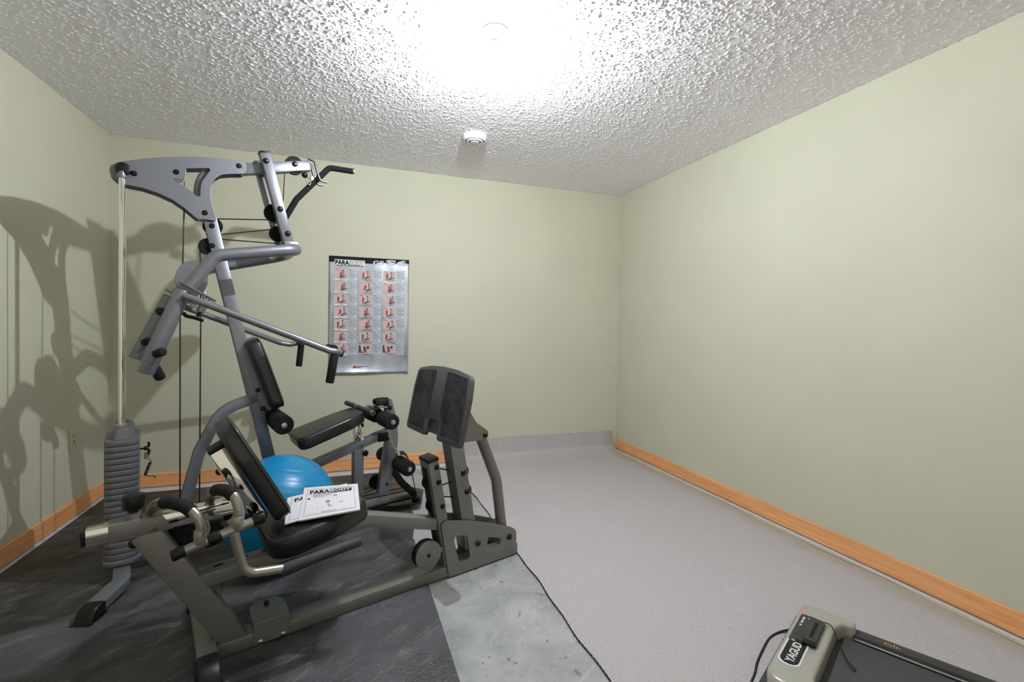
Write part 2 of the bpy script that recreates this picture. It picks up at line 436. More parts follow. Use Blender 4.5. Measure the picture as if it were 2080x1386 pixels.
# carpet remnant: flat sheet that turns up the back wall
def carpet():
    bm = nb(); prof = [(YF, .006), (3.70, .006)]
    for i in range(1, 9):
        t = i/8*PI/2; prof.append((3.70+.205*math.sin(t), .006+.05*(1-math.cos(t))))
    prof += [(3.912, .10), (3.914, .14), (3.915, .178)]
    ys = [YF+(3.70-YF)*i/70 for i in range(70)]
    rows = []; n = 46
    rag = [random.uniform(-.005, .004) for _ in range(n*4)]
    full = [(y, .006) for y in ys]+prof[1:]
    top = []; 
    for (y, z) in full:
        row = []
        for j in range(n+1):
            t = j/n
            xl = .842+.006*math.sin(y*7)+.003*math.sin(y*23)
            if y > 3.3: xl = .842+(y-3.3)*.16
            xr = XR-.062+.009*math.sin(y*5.3)+.005*math.sin(y*13+1)
            if z > .02: xr += .0
            x = xl+(xr-xl)*t; zz = z
            if z > .17: zz += .014*(1-t)+rag[j]*1.0-.004*math.sin(j*1.7)
            if y < 3.6: zz += .0015*math.sin(x*9+y*3)*(math.sin(y*5+x)) + .0015
            row.append((x, y, zz))
        rows.append(row)
    for th in (0, 1):
        pass
    V1 = [[bm.verts.new(p) for p in r] for r in rows]
    V0 = []
    for i, r in enumerate(rows):
        y, z = full[i]
        up = z > .012
        V0.append([bm.verts.new((p[0], p[1]+(.008 if up else 0), (.0005 if not up else p[2]-(.004 if z < .06 else 0)))) for p in r])
    R_, C_ = len(rows), n+1
    for i in range(R_-1):
        for j in range(C_-1):
            bm.faces.new((V1[i][j], V1[i][j+1], V1[i+1][j+1], V1[i+1][j])); bm.faces.new((V0[i][j], V0[i+1][j], V0[i+1][j+1], V0[i][j+1]))
    for i in range(R_-1):
        bm.faces.new((V1[i][0], V1[i+1][0], V0[i+1][0], V0[i][0])); bm.faces.new((V1[i+1][-1], V1[i][-1], V0[i][-1], V0[i+1][-1]))
    for j in range(C_-1):
        bm.faces.new((V1[0][j+1], V1[0][j], V0[0][j], V0[0][j+1])); bm.faces.new((V1[-1][j], V1[-1][j+1], V0[-1][j+1], V0[-1][j]))
    o = obj('carpet', bm, M_CARP, None, True, 60)
    tag(o, 'loose beige-grey carpet covering the right of the floor and turned up the back wall', 'carpet')
    # shadow under the carpet's left edge, drawn as black dashes
    pts = [(.842+.006*math.sin(y*7)+.003*math.sin(y*23)-.001 if y < 3.3 else .842+(y-3.3)*.16, y, .006) for y in [YF+i*.02 for i in range(int((3.66-YF)/.02))]]
    bm2 = nb()
    for i in range(0, len(pts)-1, 1):
        a = Vector(pts[i]); b = Vector(pts[i+1]); b2 = a.lerp(b, .72)
        add(bm2, ringpath([a, b2], .0028, 6))
    obj('edge_shade_dashes', bm2, M_BLACK, o)
    pe = [(XR-.062+.009*math.sin(y*5.3)+.005*math.sin(y*13+1)+.001, y, .0065) for y in [YF+i*.03 for i in range(int((3.66-YF)/.03))]]
    obj('edge_line', ringpath(pe, .0018, 6), mat('dark_brown_line', rgb(92, 86, 74), .9), o)  # thin dark line drawn along the carpet's wavy right edge
carpet()

# ------------------------------------------------------------------ ceiling lamp
lamp = empty('ceiling_light', (BULB[0], BULB[1], ZC)); tag(lamp, 'lit bare bulb in a round white holder on the textured ceiling', 'light')
obj('lamp_holder', lathe([(0, 0), (.055, 0), (.057, -.006), (.050, -.018), (.030, -.026), (.022, -.040), (0, -.040)], Matrix()), M_PORC, lamp)
obj('light_bulb', lathe([(0 if i in (0, 16) else .0125*math.sin(i/16*PI), -.112-.018*math.cos(i/16*PI)) for i in range(17)], Matrix()), M_BULB, lamp)
obj('bulb_neck', lathe([(.013, -.040), (.013, -.080), (.010, -.096), (.0, -.096)], Matrix()), M_PORC, lamp)

# ------------------------------------------------------------------ smoke detector
sd = empty('smoke_detector', (.790, 3.035, ZC)); tag(sd, 'round white smoke detector on the ceiling near the back wall', 'smoke detector')
obj('housing', lathe([(0, 0), (.080, 0), (.080, -.022), (.074, -.036), (.066, -.040), (.063, -.038), (.063, -.030), (0, -.030)], Matrix(), 48), M_WHITE, sd)
obj('vent_ring', lathe([(.062, -.030), (.062, -.034), (.057, -.034), (.057, -.030)], Matrix(), 48), M_TMB, sd)
obj('inner_ring', lathe([(.056, -.030), (.055, -.042), (.048, -.046), (.042, -.044), (.040, -.030)], Matrix(), 48), M_WHITE, sd)
obj('sounder_ring', lathe([(.040, -.030), (.038, -.036), (.032, -.036), (.031, -.030)], Matrix(), 40), M_INKG, sd)
obj('test_button', lathe([(.030, -.030), (.030, -.046), (.027, -.049), (0, -.050)], Matrix(), 40), M_WHITE, sd)

# ------------------------------------------------------------------ wall outlet
ol = empty('wall_outlet', (XL, 3.469, .474)); tag(ol, 'almond wall socket plate low on the left wall', 'outlet')
obj('cover_plate', box(0, .006, -.036, .036, -.058, .058, .003, 2), M_ALMOND, ol)
for zc in (-.02, .02):
    s_ = obj('socket', prism(rrect(-.016, .016, -.014, .014, .008), 0, .0025, frame((.0055, 0, zc), (0, 1, 0), (0, 0, 1)), .0008), M_ALMOND, ol)
for q in ((-.002, .004, -.024, -.008), (-.008, -.003, .014, .022), (.006, .011, .016, .022)):
    obj('socket_hole', box(.0078, .0088, *q), M_DARK, ol, smooth=False)

# ------------------------------------------------------------------ poster
PX0, PX1, PZ0, PZ1 = -.136, .479, .782, 1.708
PW_, PH_ = PX1-PX0, PZ1-PZ0
poster = empty('wall_poster', (PX0, YB, PZ0)); tag(poster, 'silver exercise chart poster with rows of pink photos pinned to the back wall', 'poster')
def pdepth(x, z):   # how far the sheet stands off the wall
    d = .002+.0015*math.sin(x*14+z*3)**2
    if z < .10: d += .016*((.10-z)/.10)**2*(1+.4*math.sin(x*9))
    if x > .56: d += .012*((x-.56)/.055)**2*(.3+.7*(1-min(1, z/.5)))
    d += .004*math.exp(-((x-.59)**2*900+(z-.36)**2*120))
    return d
bm = nb(); G = []
nx_, nz_ = 44, 60
for i in range(nz_+1):
    z = PH_*i/nz_; row = []
    for j in range(nx_+1):
        x = PW_*j/nx_; zz = z+(0.012*(1-x/PW_)*(1 if z > .5 else 0)-.010*(x/PW_ if z > .9 else 0)) * (0) ; row.append(bm.verts.new((x, -pdepth(x, z), zz)))
    G.append(row)
for i in range(nz_):
    for j in range(nx_): bm.faces.new((G[i][j], G[i][j+1], G[i+1][j+1], G[i+1][j]))
bmesh.ops.recalc_face_normals(bm, faces=bm.faces)
sh = obj('sheet', bm, M_FOIL, poster, True, 80, recalc=False)
sol = sh.modifiers.new('thickness', 'SOLIDIFY'); sol.thickness = .0006; sol.offset = 0
LAY = [0.0008]
def patch(bm, pts, lay, mi=0):
    """flat printed polygon following the sheet; pts in poster x,z measured from the top left"""
    vs = [bm.verts.new((x, -pdepth(x, PH_-z)-lay, PH_-z)) for x, z in pts]
    f = bm.faces.new(vs); f.material_index = mi
def prect(bm, x0, x1, z0, z1, lay, mi=0):
    a_n = max(1, int((x1-x0)/.024)); b_n = max(1, int((z1-z0)/.024))
    for p_ in range(a_n):
        for q_ in range(b_n):
            xa, xb = x0+(x1-x0)*p_/a_n, x0+(x1-x0)*(p_+1)/a_n; za, zb = z0+(z1-z0)*q_/b_n, z0+(z1-z0)*(q_+1)/b_n
            patch(bm, [(xa, zb), (xb, zb), (xb, za), (xa, za)], lay, mi)
# header band
bm = nb()
for j in range(12):
    x0, x1 = PW_*j/12, PW_*(j+1)/12
    h = .048 if x1 < .36 else .036
    prect(bm, x0, x1, .0, h, .0006)
obj('header_band', bm, M_INK, poster, False)
bm = nb(); prect(bm, .042, .268, .026, .078, .0010, 0); prect(bm, .046, .264, .0715, .0765, .0014, 1)
obj('logo_plate', bm, [M_WHITEP, M_INK], poster, False)
pfn = lambda lay: (lambda u, v: Vector((u, -pdepth(u, PH_-v)-lay, PH_-v)))
wordmap('logo_lettering', 'PARA', M_INK, poster, pfn(.0022), .047, .150, .031, .067, .045)
wordmap('logo_shadow', 'BODY', M_INK, poster, pfn(.0022), .150, .263, .029, .0705, .075)
wordmap('logo_lettering', 'BODY', M_WHITEP, poster, pfn(.0030), .152, .259, .032, .066, .030)
wordmap('model_lettering', 'GS', M_TXT, poster, pfn(.0022), .330, .415, .020, .055, .04)
wordmap('model_lettering', 'S6', M_TXT, poster, pfn(.0022), .430, .605, .008, .052, .045)
def gympix(bm, x0, z0, w, h, var):
    L_ = .0016
    P = lambda pts, mi: patch(bm, [(x0+w*a, z0+h*b) for a, b in pts], L_+.0003*mi, mi)
    dx = .10*(var % 2)
    # machine silhouette
    P([(.56+dx, .08), (.74+dx, .10), (.70+dx, .18), (.66+dx, .17), (.68+dx, .45), (.64+dx, .45), (.60+dx, .20)], 1)
    P([(.60+dx, .45), (.66+dx, .45), (.72+dx, .85), (.66+dx, .85)], 1)
    P([(.42+dx, .80), (.60+dx, .66), (.70+dx, .72), (.52+dx, .95), (.42+dx, .95)], 1)
    P([(.74+dx, .60), (.82+dx, .62), (.82+dx, .80), (.74+dx, .80)], 1)
    P([(.64+dx, .93), (.92, .93), (.92, .96), (.64+dx, .96)], 1)
    P([(.75+dx, .28), (.78+dx, .28), (.86, .50), (.84, .52)], 1)
    # exerciser silhouette
    bx = .30 if var in (2, 4) else (.50+dx if var != 3 else .46)
    P([(bx-.04, .22), (bx+.04, .22), (bx+.05, .32), (bx-.05, .32)], 2)
    P([(bx-.09, .33), (bx+.09, .33), (bx+.07, .62), (bx-.07, .62)], 2)
    if var in (2, 4): P([(bx-.07, .62), (bx+.07, .62), (bx+.05, .96), (bx+.01, .96), (bx, .70), (bx-.03, .96), (bx-.07, .96)], 2)
    else: P([(bx-.07, .60), (bx+.09, .55), (bx+.02, .76), (bx-.22, .82)], 2)
cols = (.042, .228, .412)
for c_i, xc in enumerate(cols):
    for r in range(7):
        z0 = .102+.0985*r; w, h = .098, .076
        bm = nb(); prect(bm, xc, xc+w, z0, z0+h, .0012, 0)
        if c_i == 0: prect(bm, xc, xc+w, z0+h, z0+h+.012, .0012, 3)
        if r < 6 or c_i == 0: gympix(bm, xc, z0, w, h, (r+c_i*2) % 5)
        else:
            X = lambda pts, mi: patch(bm, [(xc+w*a, z0+h*b) for a, b in pts], .0016+.0003*mi, mi)
            X([(.0, .1), (.12, .1), (.22, .9), (.0, .9)], 1); X([(.35, .25), (.5, .25), (.6, .7), (.4, .75)], 1); X([(.60, .2), (.82, .2), (.78, .5), (.62, .5)], 1); X([(.15, .8), (.6, .75), (.65, .85), (.2, .92)], 2)
        add(bm, box(0, 0, 0, 0, 0, 0)) if False else None
        prect(bm, xc+.030, xc+.072, z0+h+.003, z0+h+.0055, .0022, 1)
        if r < 5 and (c_i+r) % 3 != 1: prect(bm, xc+.003, xc+.030, z0+.001, z0+.006, .0022, 4)
        obj('exercise_photo', bm, [M_PHOTO, M_NAVY, M_MAROON, M_WHITEP, M_REDP], poster, False)
        bm = nb(); prect(bm, xc+w+.002, xc+.170, z0-.010, z0+.0885, .0010, 0)
        prect(bm, xc+w+.004, xc+w+.030, z0+.001, z0+.0035, .0016, 2)
        for q in range(6):
            e = .165-.012*((q*7+r*3) % 4); prect(bm, xc+w+.012, xc+e, z0+.012+q*.0085, z0+.0155+q*.0085, .0014, 1)
        prect(bm, xc+.148, xc+.153, z0+.066, z0+.082, .0014, 3); prect(bm, xc+.158, xc+.164, z0+.066, z0+.082, .0014, 3)
        obj('instruction_panel', bm, [M_TXT, M_TLINE, M_NAVY, M_WHITEP], poster, False)
bm = nb()
for (xa, xb) in ((.045, .165), (.185, .355), (.37, .57)):
    for q in range(8 if xa != .185 else 4): prect(bm, xa, xb-.01*((q*5) % 4), .812+q*.0115, .8165+q*.0115, .0012)
tag(obj('footnote_lines', bm, M_TXT, poster, False), kind='stuff')
bm = nb(); prect(bm, .185, .212, .866, .884, .0012, 0); prect(bm, .208, .245, .868, .884, .0015, 1); prect(bm, .245, .30, .868, .876, .0012, 2)
obj('colour_emblem', bm, [M_MAROON, M_REDP, M_TEAL], poster, False)

# ------------------------------------------------------------------ the two machines share an axis turned 18 degrees
ANG = math.radians(18); OX, OY = -1.004, 2.715
BC = -.06
gym = empty('home_gym', (OX, OY, 0), ANG)
tag(gym, 'tall dark grey multi-station weight machine with a plate stack standing before the back left corner', 'exercise machine')
def bolt(p, parent, d=(0, -1, 0), r=.011, m=None, name='bolt'):
    return obj(name, lathe([(0, 0), (r*1.15, 0), (r*1.15, r*.25), (r, r*.45), (r*.62, r*.85), (0, r*.95)], axis(p, d), 14), m or M_BOLT, parent)
def pulley(p, r, parent, w=.022, m=M_PULLEY):
    a, z = p[0], p[2]; b = p[1]
    pr = [(0, -w/2-.002), (r*.32, -w/2-.002), (r*.36, -w/2+.002), (r*.82, -w/2+.002), (r*.86, -w/2), (r, -w/2), (r, -w/2+.004), (r-.010, -.002), (r-.010, .002), (r, w/2-.004), (r, w/2), (0, w/2)]
    return obj('pulley', lathe(pr, axis((a, b, z), (0, 1, 0)), 36), m, parent)

# weight stack
def capsule(a0, a1, b0, b1, r): return fillet([(a0, b0), (a1, b0), (a1, b1), (a0, b1)], r, 7)
pz = .112
for i in range(20):
    bm = prism(capsule(-.058, .066, -.190, .072, .040), pz, pz+.0245, None, .0020, 2)
    obj('weight_plate', bm, M_IRON, gym); pz += .0268
TOPZ = pz
bm = prism(capsule(-.064, .074, -.200, .082, .045), .086, .110, None, .006, 2)
obj('stack_base_plate', bm, M_IRON, gym)
# top carrier block on the stack: tapered housings round each rod and the cable end
def taper(a, b, ra, rb, z0, z1, k_=.78):
    bm = nb(); lo = fillet([(a-ra, b-rb), (a+ra, b-rb), (a+ra, b+rb), (a-ra, b+rb)], min(ra, rb)*.55, 4)
    n = len(lo); v0 = [bm.verts.new((x, y, z0)) for x, y in lo]; v1 = [bm.verts.new((a+(x-a)*k_, b+(y-b)*k_, z1)) for x, y in lo]
    bm.faces.new(v0[::-1]); bm.faces.new(v1)
    for i in range(n): bm.faces.new((v0[i], v0[(i+1) % n], v1[(i+1) % n], v1[i]))
    return bm
bm = taper(.006, -.125, .038, .045, TOPZ-.001, TOPZ+.048, .84)
add(bm, taper(.006, .005, .038, .045, TOPZ-.001, TOPZ+.048, .84)); add(bm, taper(.008, -.06, .040, .030, TOPZ-.001, TOPZ+.030))
add(bm, taper(.030, -.06, .020, .024, TOPZ-.001, TOPZ+.052))
carrier = obj('carrier_block', bm, M_IRON, gym)
for b_ in (-.125, .005):
    obj('guide_bushing', cyl((0, b_, TOPZ+.047), (0, 0, 1), .016, .021, .002, 20), M_CHAMP, carrier)
    obj('guide_rod', cyl((0, b_, .05), (0, 0, 1), 1.80, .0115, 0, 20), M_CHROME, gym)
obj('cable_end', cyl((0, -.06, TOPZ+.03), (0, 0, 1), .05, .007, .001, 12), M_STEEL, carrier)
# selector pin with lanyard
bm = cyl((.064, -.06, .572), (1, 0, 0), .026, .0045, 0, 10)
add(bm, tube([(.097, -.06, .600), (.102, -.06, .586), (.090, -.06, .572), (.102, -.06, .558), (.097, -.06, .540)], .0055, .01, 10))
add(bm, cyl((.080, -.06, .572), (1, 0, 0), .016, .010, .003, 14))
pin = obj('selector_pin', bm, M_BLACK, gym)
pts = [(.092+.009*math.cos(t*.9), -.06+.009*math.sin(t*.9), .552-.0012*t) for t in range(0, 26)]
pts2 = [(.105+.0055*math.cos(t*1.0)-.0006*t*.5, -.06+.0055*math.sin(t*1.0), .500-.0009*t) for t in range(0, 66)]
bm = ringpath(smoothcurve(pts, 2), .0016, 6); add(bm, ringpath(pts2, .0024, 6))
add(bm, ringpath(smoothcurve([(.09, -.06, .522), (.105, -.06, .512), (.110, -.06, .500)], 4), .0012, 6)); add(bm, ringpath(smoothcurve([(.086, -.06, .440), (.105, -.065, .436), (.122, -.06, .430), (.124, -.06, .418)], 4), .0018, 6))
obj('coil_lanyard', bm, M_BLACK, pin)
# rear stabilizer foot toward the camera and the other way
def flatbar(pts, w, h, fil=.05):
    pts = fillet(pts, fil, 6, closed=False)
    sq = fillet([(-h/2, -w/2), (h/2, -w/2), (h/2, w/2), (-h/2, w/2)], .006, 2)
    return ringpath(pts, 1, sq=sq)
stab = obj('stabilizer', flatbar([(.0, .36, .035), (.0, .20, .055), (.004, -.13, .062), (.010, -.305, .058), (-.070, -.430, .038)], .062, .042), M_GREY, gym)
def footcap(p, ang, w=.068, L=.085, h=.058):
    m_ = Matrix.Translation(p) @ Matrix.Rotation(ang, 4, 'Z')
    poly = [(0, .010), (0, h), (L*.2, h*1.06), (L*.4, h*1.07), (L*.58, h*.99), (L*.74, h*.82), (L*.87, h*.58), (L*.96, h*.30), (L, .012)]
    bm = prism(poly, -w/2, w/2, frame((0, 0, 0), (1, 0, 0), (0, 0, 1)), .010, 4)
    add(bm, box(-.002, L+.010, -w/2-.005, w/2+.005, .0085-p[2] if p[2] else .0085, .0125, .0015, 1)); bm.transform(m_); return bm
obj('end_cap', footcap((-.058, -.412, 0), math.radians(-121)), M_BLACK, stab)
# base rail
obj('base_rail', beam((.02, .062), (1.50, .052), .048, BC-.030, BC+.030), M_GREY, gym)

# top plates
PL = [(-.043,1.863),(-.038,1.879),(-.022,1.895),(.010,1.910),(.082,1.938),(.156,1.961),(.234,1.981),(.315,1.997),(.399,2.008),(.470,2.015),(.489,2.011),(.497,1.995),(.495,1.963),(.485,1.952),(.429,1.940),(.388,1.928),(.363,1.906),(.346,1.880),(.339,1.849),(.339,1.813),(.344,1.780),(.355,1.736),(.365,1.697),(.364,1.691),(.283,1.692),(.261,1.711),(.229,1.738),(.187,1.766),(.131,1.788),(.072,1.802),(.017,1.805),(-.013,1.816),(-.034,1.835),(-.043,1.851)]
HO = [(.237,1.928),(.334,1.949),(.340,1.938),(.323,1.908),(.304,1.872),(.299,1.838),(.299,1.802),(.283,1.797),(.261,1.818),(.234,1.836),(.208,1.850),(.190,1.856),(.187,1.865),(.197,1.870),(.213,1.867),(.226,1.876),(.237,1.894),(.239,1.914)]
for b_ in (-.1005, -.0195):
    tp = obj('top_plate', plate2d(PL, [HO], .006, AZ(b_)), M_GREY, gym, ang=40)
for q in [(.042, 1.861), (.201, 1.901), (.463, 1.987), (.317, 1.723)]:
    bolt((q[0], -.1035, q[1]), gym)
obj('rod_cap', cyl((.004, -.104, 1.868), (0, -1, 0), .036, .028, .006, 32), M_BLACK, gym)
obj('rod_collar', cyl((0, -.125, 1.826), (0, 0, 1), .030, .017, .002, 20), M_GREY, gym)
obj('rod_collar', cyl((0, .005, 1.826), (0, 0, 1), .030, .017, .002, 20), M_GREY, gym)
obj('curved_spacer', ringpath(smoothcurve([(.335, BC, 1.955, ), (.306, BC, 1.912), (.290, BC, 1.860), (.287, BC, 1.795), (.292, BC, 1.74)], 6), .0155, 18), M_GREY, gym)

# column
colm = obj('upright_column', beam((.700, .075), (.338, 1.712), .060, -.0875, -.0325), M_GREY, gym)
cd = Vector((.338-.700, 0, 1.712-.075)).normalized()
for q in [(.348, 1.665), (.350, 1.566), (.560, .819), (.584, .718)]: bolt((q[0], -.0875, q[1]), gym)
pulley((.354, BC, 1.668), .044, gym, .020); pulley((.333, BC, 1.562), .041, gym, .020)
# lat arm
obj('lat_arm', beam((.470, 1.978), (.815, 2.071), .056, -.0875, -.0325), M_GREY, gym)
pulley((.736, BC, 2.058), .050, gym, .020); bolt((.734, -.0875, 2.059), gym, r=.013)
hk = nb()
for b_, dz in ((-.100, 0.), (-.020, -.0)):
    add(hk, tube([(.800, b_, 2.102), (.834, b_, 2.095), (.850, b_, 2.035), (.868, b_, 1.990), (.905, b_, 1.990)], .0065, .018, 10))
obj('bar_hook', hk, M_BOLT, gym)
# press swing uprights
for nm, pts, b0, b1 in (('press_upright', ((.577, 2.072), (.700, 1.598)), -.145, -.095), ('press_upright', ((.566, 2.060), (.690, 1.596)), -.025, .025)):
    u_ = obj(nm, beam(pts[0], pts[1], .052, b0, b1), M_GREY, gym)
obj('upright_cap', beam((.575, 2.080), (.577, 2.070), .053, -.146, -.094, .002), M_BLACK, gym)
for q in [(.581, 2.028), (.651, 1.788), (.689, 1.662)]: bolt((q[0], -.145, q[1]), gym, r=.013)
pulley((.635, BC, 1.778), .048, gym, .020); pulley((.655, BC, 1.668), .042, gym, .020)
# press yoke: two bent arms joined at the front
bm = tube([(.715, -.06, 1.586), (.712, -.275, 1.570), (.700, -.300, 1.560)], .001, .0) ; bm.free()
ypts = [(.205, -.30, 1.318), (.330, -.300, 1.478), (.712, -.300, 1.560), (.735, .0, 1.578), (.735, .180, 1.578), (.330, .180, 1.470), (.200, .180, 1.318)]
ypts = [(.245, -.30, 1.340), (.345, -.300, 1.492), (.706, -.295, 1.562), (.722, -.06, 1.580), (.748, .175, 1.582), (.348, .180, 1.470), (.215, .180, 1.330)]
yoke = obj('press_yoke', tube(ypts, .029, .075, 20, 10), M_GREY, gym)
# front cross plate under the uprights
obj('yoke_bracket', box(.672, .745, -.148, .028, 1.583, 1.622, .004), M_GREY, gym)
# pivot flanges
for b_, (fa, fz) in ((-.30, (.248, 1.330)), (.18, (.205, 1.318))):
    d = Vector((.095, 0, -.055)).normalized(); nrm = Vector((.055, 0, .095)).normalized()
    poly = fillet([(-.060, -.040), (.055, -.045), (.105, -.018), (.105, .018), (.055, .045), (-.060, .040)], .025, 5)
    fl_ = obj('pivot_flange', prism(poly, -.003, .003, frame((fa+.01, b_, fz), d, (0, 1, 0)), .001, 1), M_GREY, gym)
    obj('pivot_pin', cyl((fa+.055, b_-.01, fz-.045), (0, 0, 1), .035, .008, .002, 14), M_STEEL, fl_)
    obj('pivot_washer', cyl((fa+.080, b_, fz-.058), nrm, .008, .018, .001, 18), M_STEEL, fl_)
# fly arms: big tubes hanging down and back
for b_, top, bot in ((-.30, (.222, 1.322), (.088, .952)), (.18, (.188, 1.312), (.043, .985))):
    dv = Vector((bot[0]-top[0], 0, bot[1]-top[1])).normalized()
    fa = obj('fly_arm', cyl((top[0], b_, top[1]), dv, (Vector(top)-Vector(bot)).length, .0335, .004, 28), M_GREY, gym)
    sd_ = -1 if b_ < 0 else 1
    px_, pz_ = bot[0]+.030, bot[1]+.085
    obj('foam_grip', cyl((px_+.004, b_-.02, pz_), (.25, -.55 if sd_ < 0 else -.8, .12), .070, .018, .010, 20), M_FOAM, fa)
    obj('foam_grip', cyl((bot[0]+.022, b_+.01, bot[1]+.045), (.35, .30, -.80), .090, .0215, .012, 20), M_FOAM, fa)
    if b_ > 0: obj('tube_plug', cyl((top[0]-.042, b_-.030, top[1]-.082), (-.3, -1, .05), .010, .022, .003, 20), M_BLACK, fa)
# press bars reaching forward
for b0, b1, s_ in ((-.34, -.495, -1), (.22, .375, 1)):
    if s_ < 0: P_ = [(.236, b0, 1.293), (.828, b1+.02, 1.044), (.862, b1+.012, 1.032), (.872, b1+.03, 1.034)]; P_ = [(.225, b0, 1.297), (.812, b1, 1.046), (.846, b1-.004, 1.040), (.874, b1+.022, 1.030)]
    else: P_ = [(.225, b0, 1.270), (.756, b1, 1.052), (.815, b1, 1.040), (.872, b1-.01, 1.052)]
    pb = obj('press_bar', tube(P_, .0165, .05, 16), M_GREY, gym)
    if s_ < 0:
        obj('foam_grip', cyl((.838, b1+.004, 1.030), (-.16, .02, -1), .148, .0205, .006, 20), M_FOAM, pb)
        obj('foam_grip', cyl((.842, b1+.025, 1.052), (.0, 1, -.0), .110, .0215, .006, 24), M_FOAM, pb)
        obj('tube_cap', cyl((.868, b1+.018, 1.031), (1, 0, -.25), .014, .0185, .004, 20), M_BLACK, pb)
    else:
        obj('foam_grip', cyl((.885, b1, 1.050), (-.10, 0, -1), .155, .0195, .006, 20), M_FOAM, pb)
        obj('foam_grip', cyl((.872, b1-.01, 1.052), (-.25, -1, -.05), .060, .0195, .006, 20), M_FOAM, pb)
# pull pin under the near flange
pp = obj('pull_pin', cyl((.302, -.30, 1.262), (-.35, 0, -.75), .040, .0175, .002, 20), M_GREY, gym)
bm = cyl((.290, -.30, 1.232), (-.4, 0, -.75), .030, .008, .002, 12)
add(bm, tube([(.222, -.30, 1.222), (.232, -.30, 1.207), (.268, -.30, 1.198), (.300, -.30, 1.186)], .008, .012, 10))
obj('pull_knob', bm, M_BLACK, pp)
# floating pulley housing
dd = fillet([(.205, 1.345), (.205, 1.44), (.235, 1.482), (.29, 1.482), (.330, 1.44), (.330, 1.35), (.29, 1.31), (.235, 1.31)], .05, 6)
dd = [(.266+.0665*math.cos(2*PI*i/40), 1.392+.088*math.sin(2*PI*i/40)) for i in range(40)]
for b_ in (-.085, -.035): obj('pulley_housing_plate', azprism(dd, b_, b_+.005, .001, 1), M_GREY, gym)
pulley((.268, BC, 1.420), .042, gym); pulley((.268, BC, 1.365), .042, gym)
# cables
def cable(pts, r=.0032): return obj('cable', ringpath([Vector(p) for p in pts], r, 8), M_CABLE, gym)
cable([(.236, BC, 1.87), (.234, BC, 1.724), (.230, BC, 1.46)])
cable([(.300, BC, 1.56), (.304, BC, 1.45)])
cable([(.222, BC, 1.37), (.220, BC, 1.213), (.223, BC, .10)])
cable([(.305, BC, 1.37), (.305, BC, 1.215), (.303, BC, .10)])
cable([(.370, BC, 1.708), (.614, BC, 1.739)]); cable([(.379, BC, 1.628), (.647, BC, 1.694)]); cable([(.379, BC, 1.606), (.654, BC, 1.615)])
cable([(.689, BC, 2.030), (.684, BC, 1.90), (.680, BC, 1.78)], .0026)
cable([(.0, BC, .70), (.0, BC, 1.86)], .0026)
pulley((.245, BC, .115), .045, gym)
# rear brace
BR = fillet([(.560, .774), (.400, .722), (.300, .560), (.196, .085)], .16, 12, closed=False)
sq = fillet([(-.026, -.0275), (.026, -.0275), (.026, .0275), (-.026, .0275)], .006, 2)
obj('rear_brace', ringpath([(a, BC, z) for a, z in fillet([(.575, .782), (.395, .725), (.300, .520), (.196, .080)], .17, 14, closed=False)], 1, sq=sq), M_GREY, gym)
# backrest pad: outline in the pad plane (width, length)
def pad(name, outline, thick, frm, parent, m=M_VINYL, bev=.016, label=None):
    bm = prism(outline, -thick/2, thick/2, frm, bev, 4)
    o = obj(name, bm, m, parent, True, 60)
    n_ = len(outline); 
    pip = ringpath([frm @ Vector((x*1.004, y*1.004, thick/2-bev*.55)) for x, y in outline], .0022, 6, closed=True)
    obj('piping', pip, m, o)
    return o
ax_ = Vector((.5, 0, 1.09))-Vector((.638, 0, .74)); ax_ = Vector((-.120, 0, .352)).normalized(); nr = Vector((.352, 0, .120)).normalized()
ol_ = fillet([(-.120, -.195), (.120, -.195), (.130, .10), (.105, .195), (-.105, .195), (-.130, .10)], .045, 6)
pad('backrest', ol_, .068, frame((.587, BC, .907), (0, 1, 0), ax_, nr), gym, bev=.018)
br_ = fillet([(.498, 1.04), (.515, 1.075), (.535, 1.06), (.622, .72), (.600, .70), (.58, .76)], .01, 3)
obj('pad_bracket', azprism([(.490, 1.00), (.503, 1.050), (.522, 1.072), (.540, 1.070), (.632, .720), (.618, .700), (.565, .76)], -.0905, -.0295, .002, 1), M_GREY, gym)
# foam rollers
def rollers(a, z, r, b_in, b_out, hw, da=0., dz=0.):
    ax = obj('roller_axle', cyl((a, BC-b_out, z), (0, 1, 0), 2*b_out, .012, 0, 14), M_STEEL, gym)
    for s_ in (-1, 1):
        o = obj('foam_roller', cyl((a, BC+s_*b_in, z), (0, s_, 0), b_out-b_in, r, .014, 32), M_FOAM, ax)
        obj('end_cap', cyl((a, BC+s_*b_out-s_*.001, z), (0, s_, 0), .006, .0155, .003, 20), M_STEEL, o)
rollers(.652, .652, .050, .040, .215, 0)
rollers(1.247, .598, .047, .045, .205, 0)
rollers(1.352, .302, .047, .045, .215, 0)
# seat
sx = Vector((math.cos(math.radians(17.5)), 0, math.sin(math.radians(17.5)))); sn = Vector((-sx.z, 0, sx.x))
ol_ = fillet([(-.195, -.145), (.10, -.130), (.195, -.095), (.195, .095), (.10, .130), (-.195, .145)], [.05, .1, .045, .045, .1, .05], 7)
pad('seat', ol_, .072, frame((.932, BC, .570), sx, (0, 1, 0), sn), gym, bev=.020)
obj('seat_plate', prism(rrect(-.14, .20, -.045, .045, .01), -.008, .008, frame((.935, BC, .528), sx, (0, 1, 0), sn), .001, 1), M_STEEL, gym)
obj('seat_rail', beam((.640, .300), (1.330, .505), .050, -.0875, -.0325), M_GREY, gym)
obj('seat_post', box(1.085, 1.138, -.085, -.035, .430, .575, .004), M_CHROME, gym)
obj('front_support', box(1.080, 1.140, -.0875, -.0325, .06, .450, .005), M_GREY, gym)
star = nb()
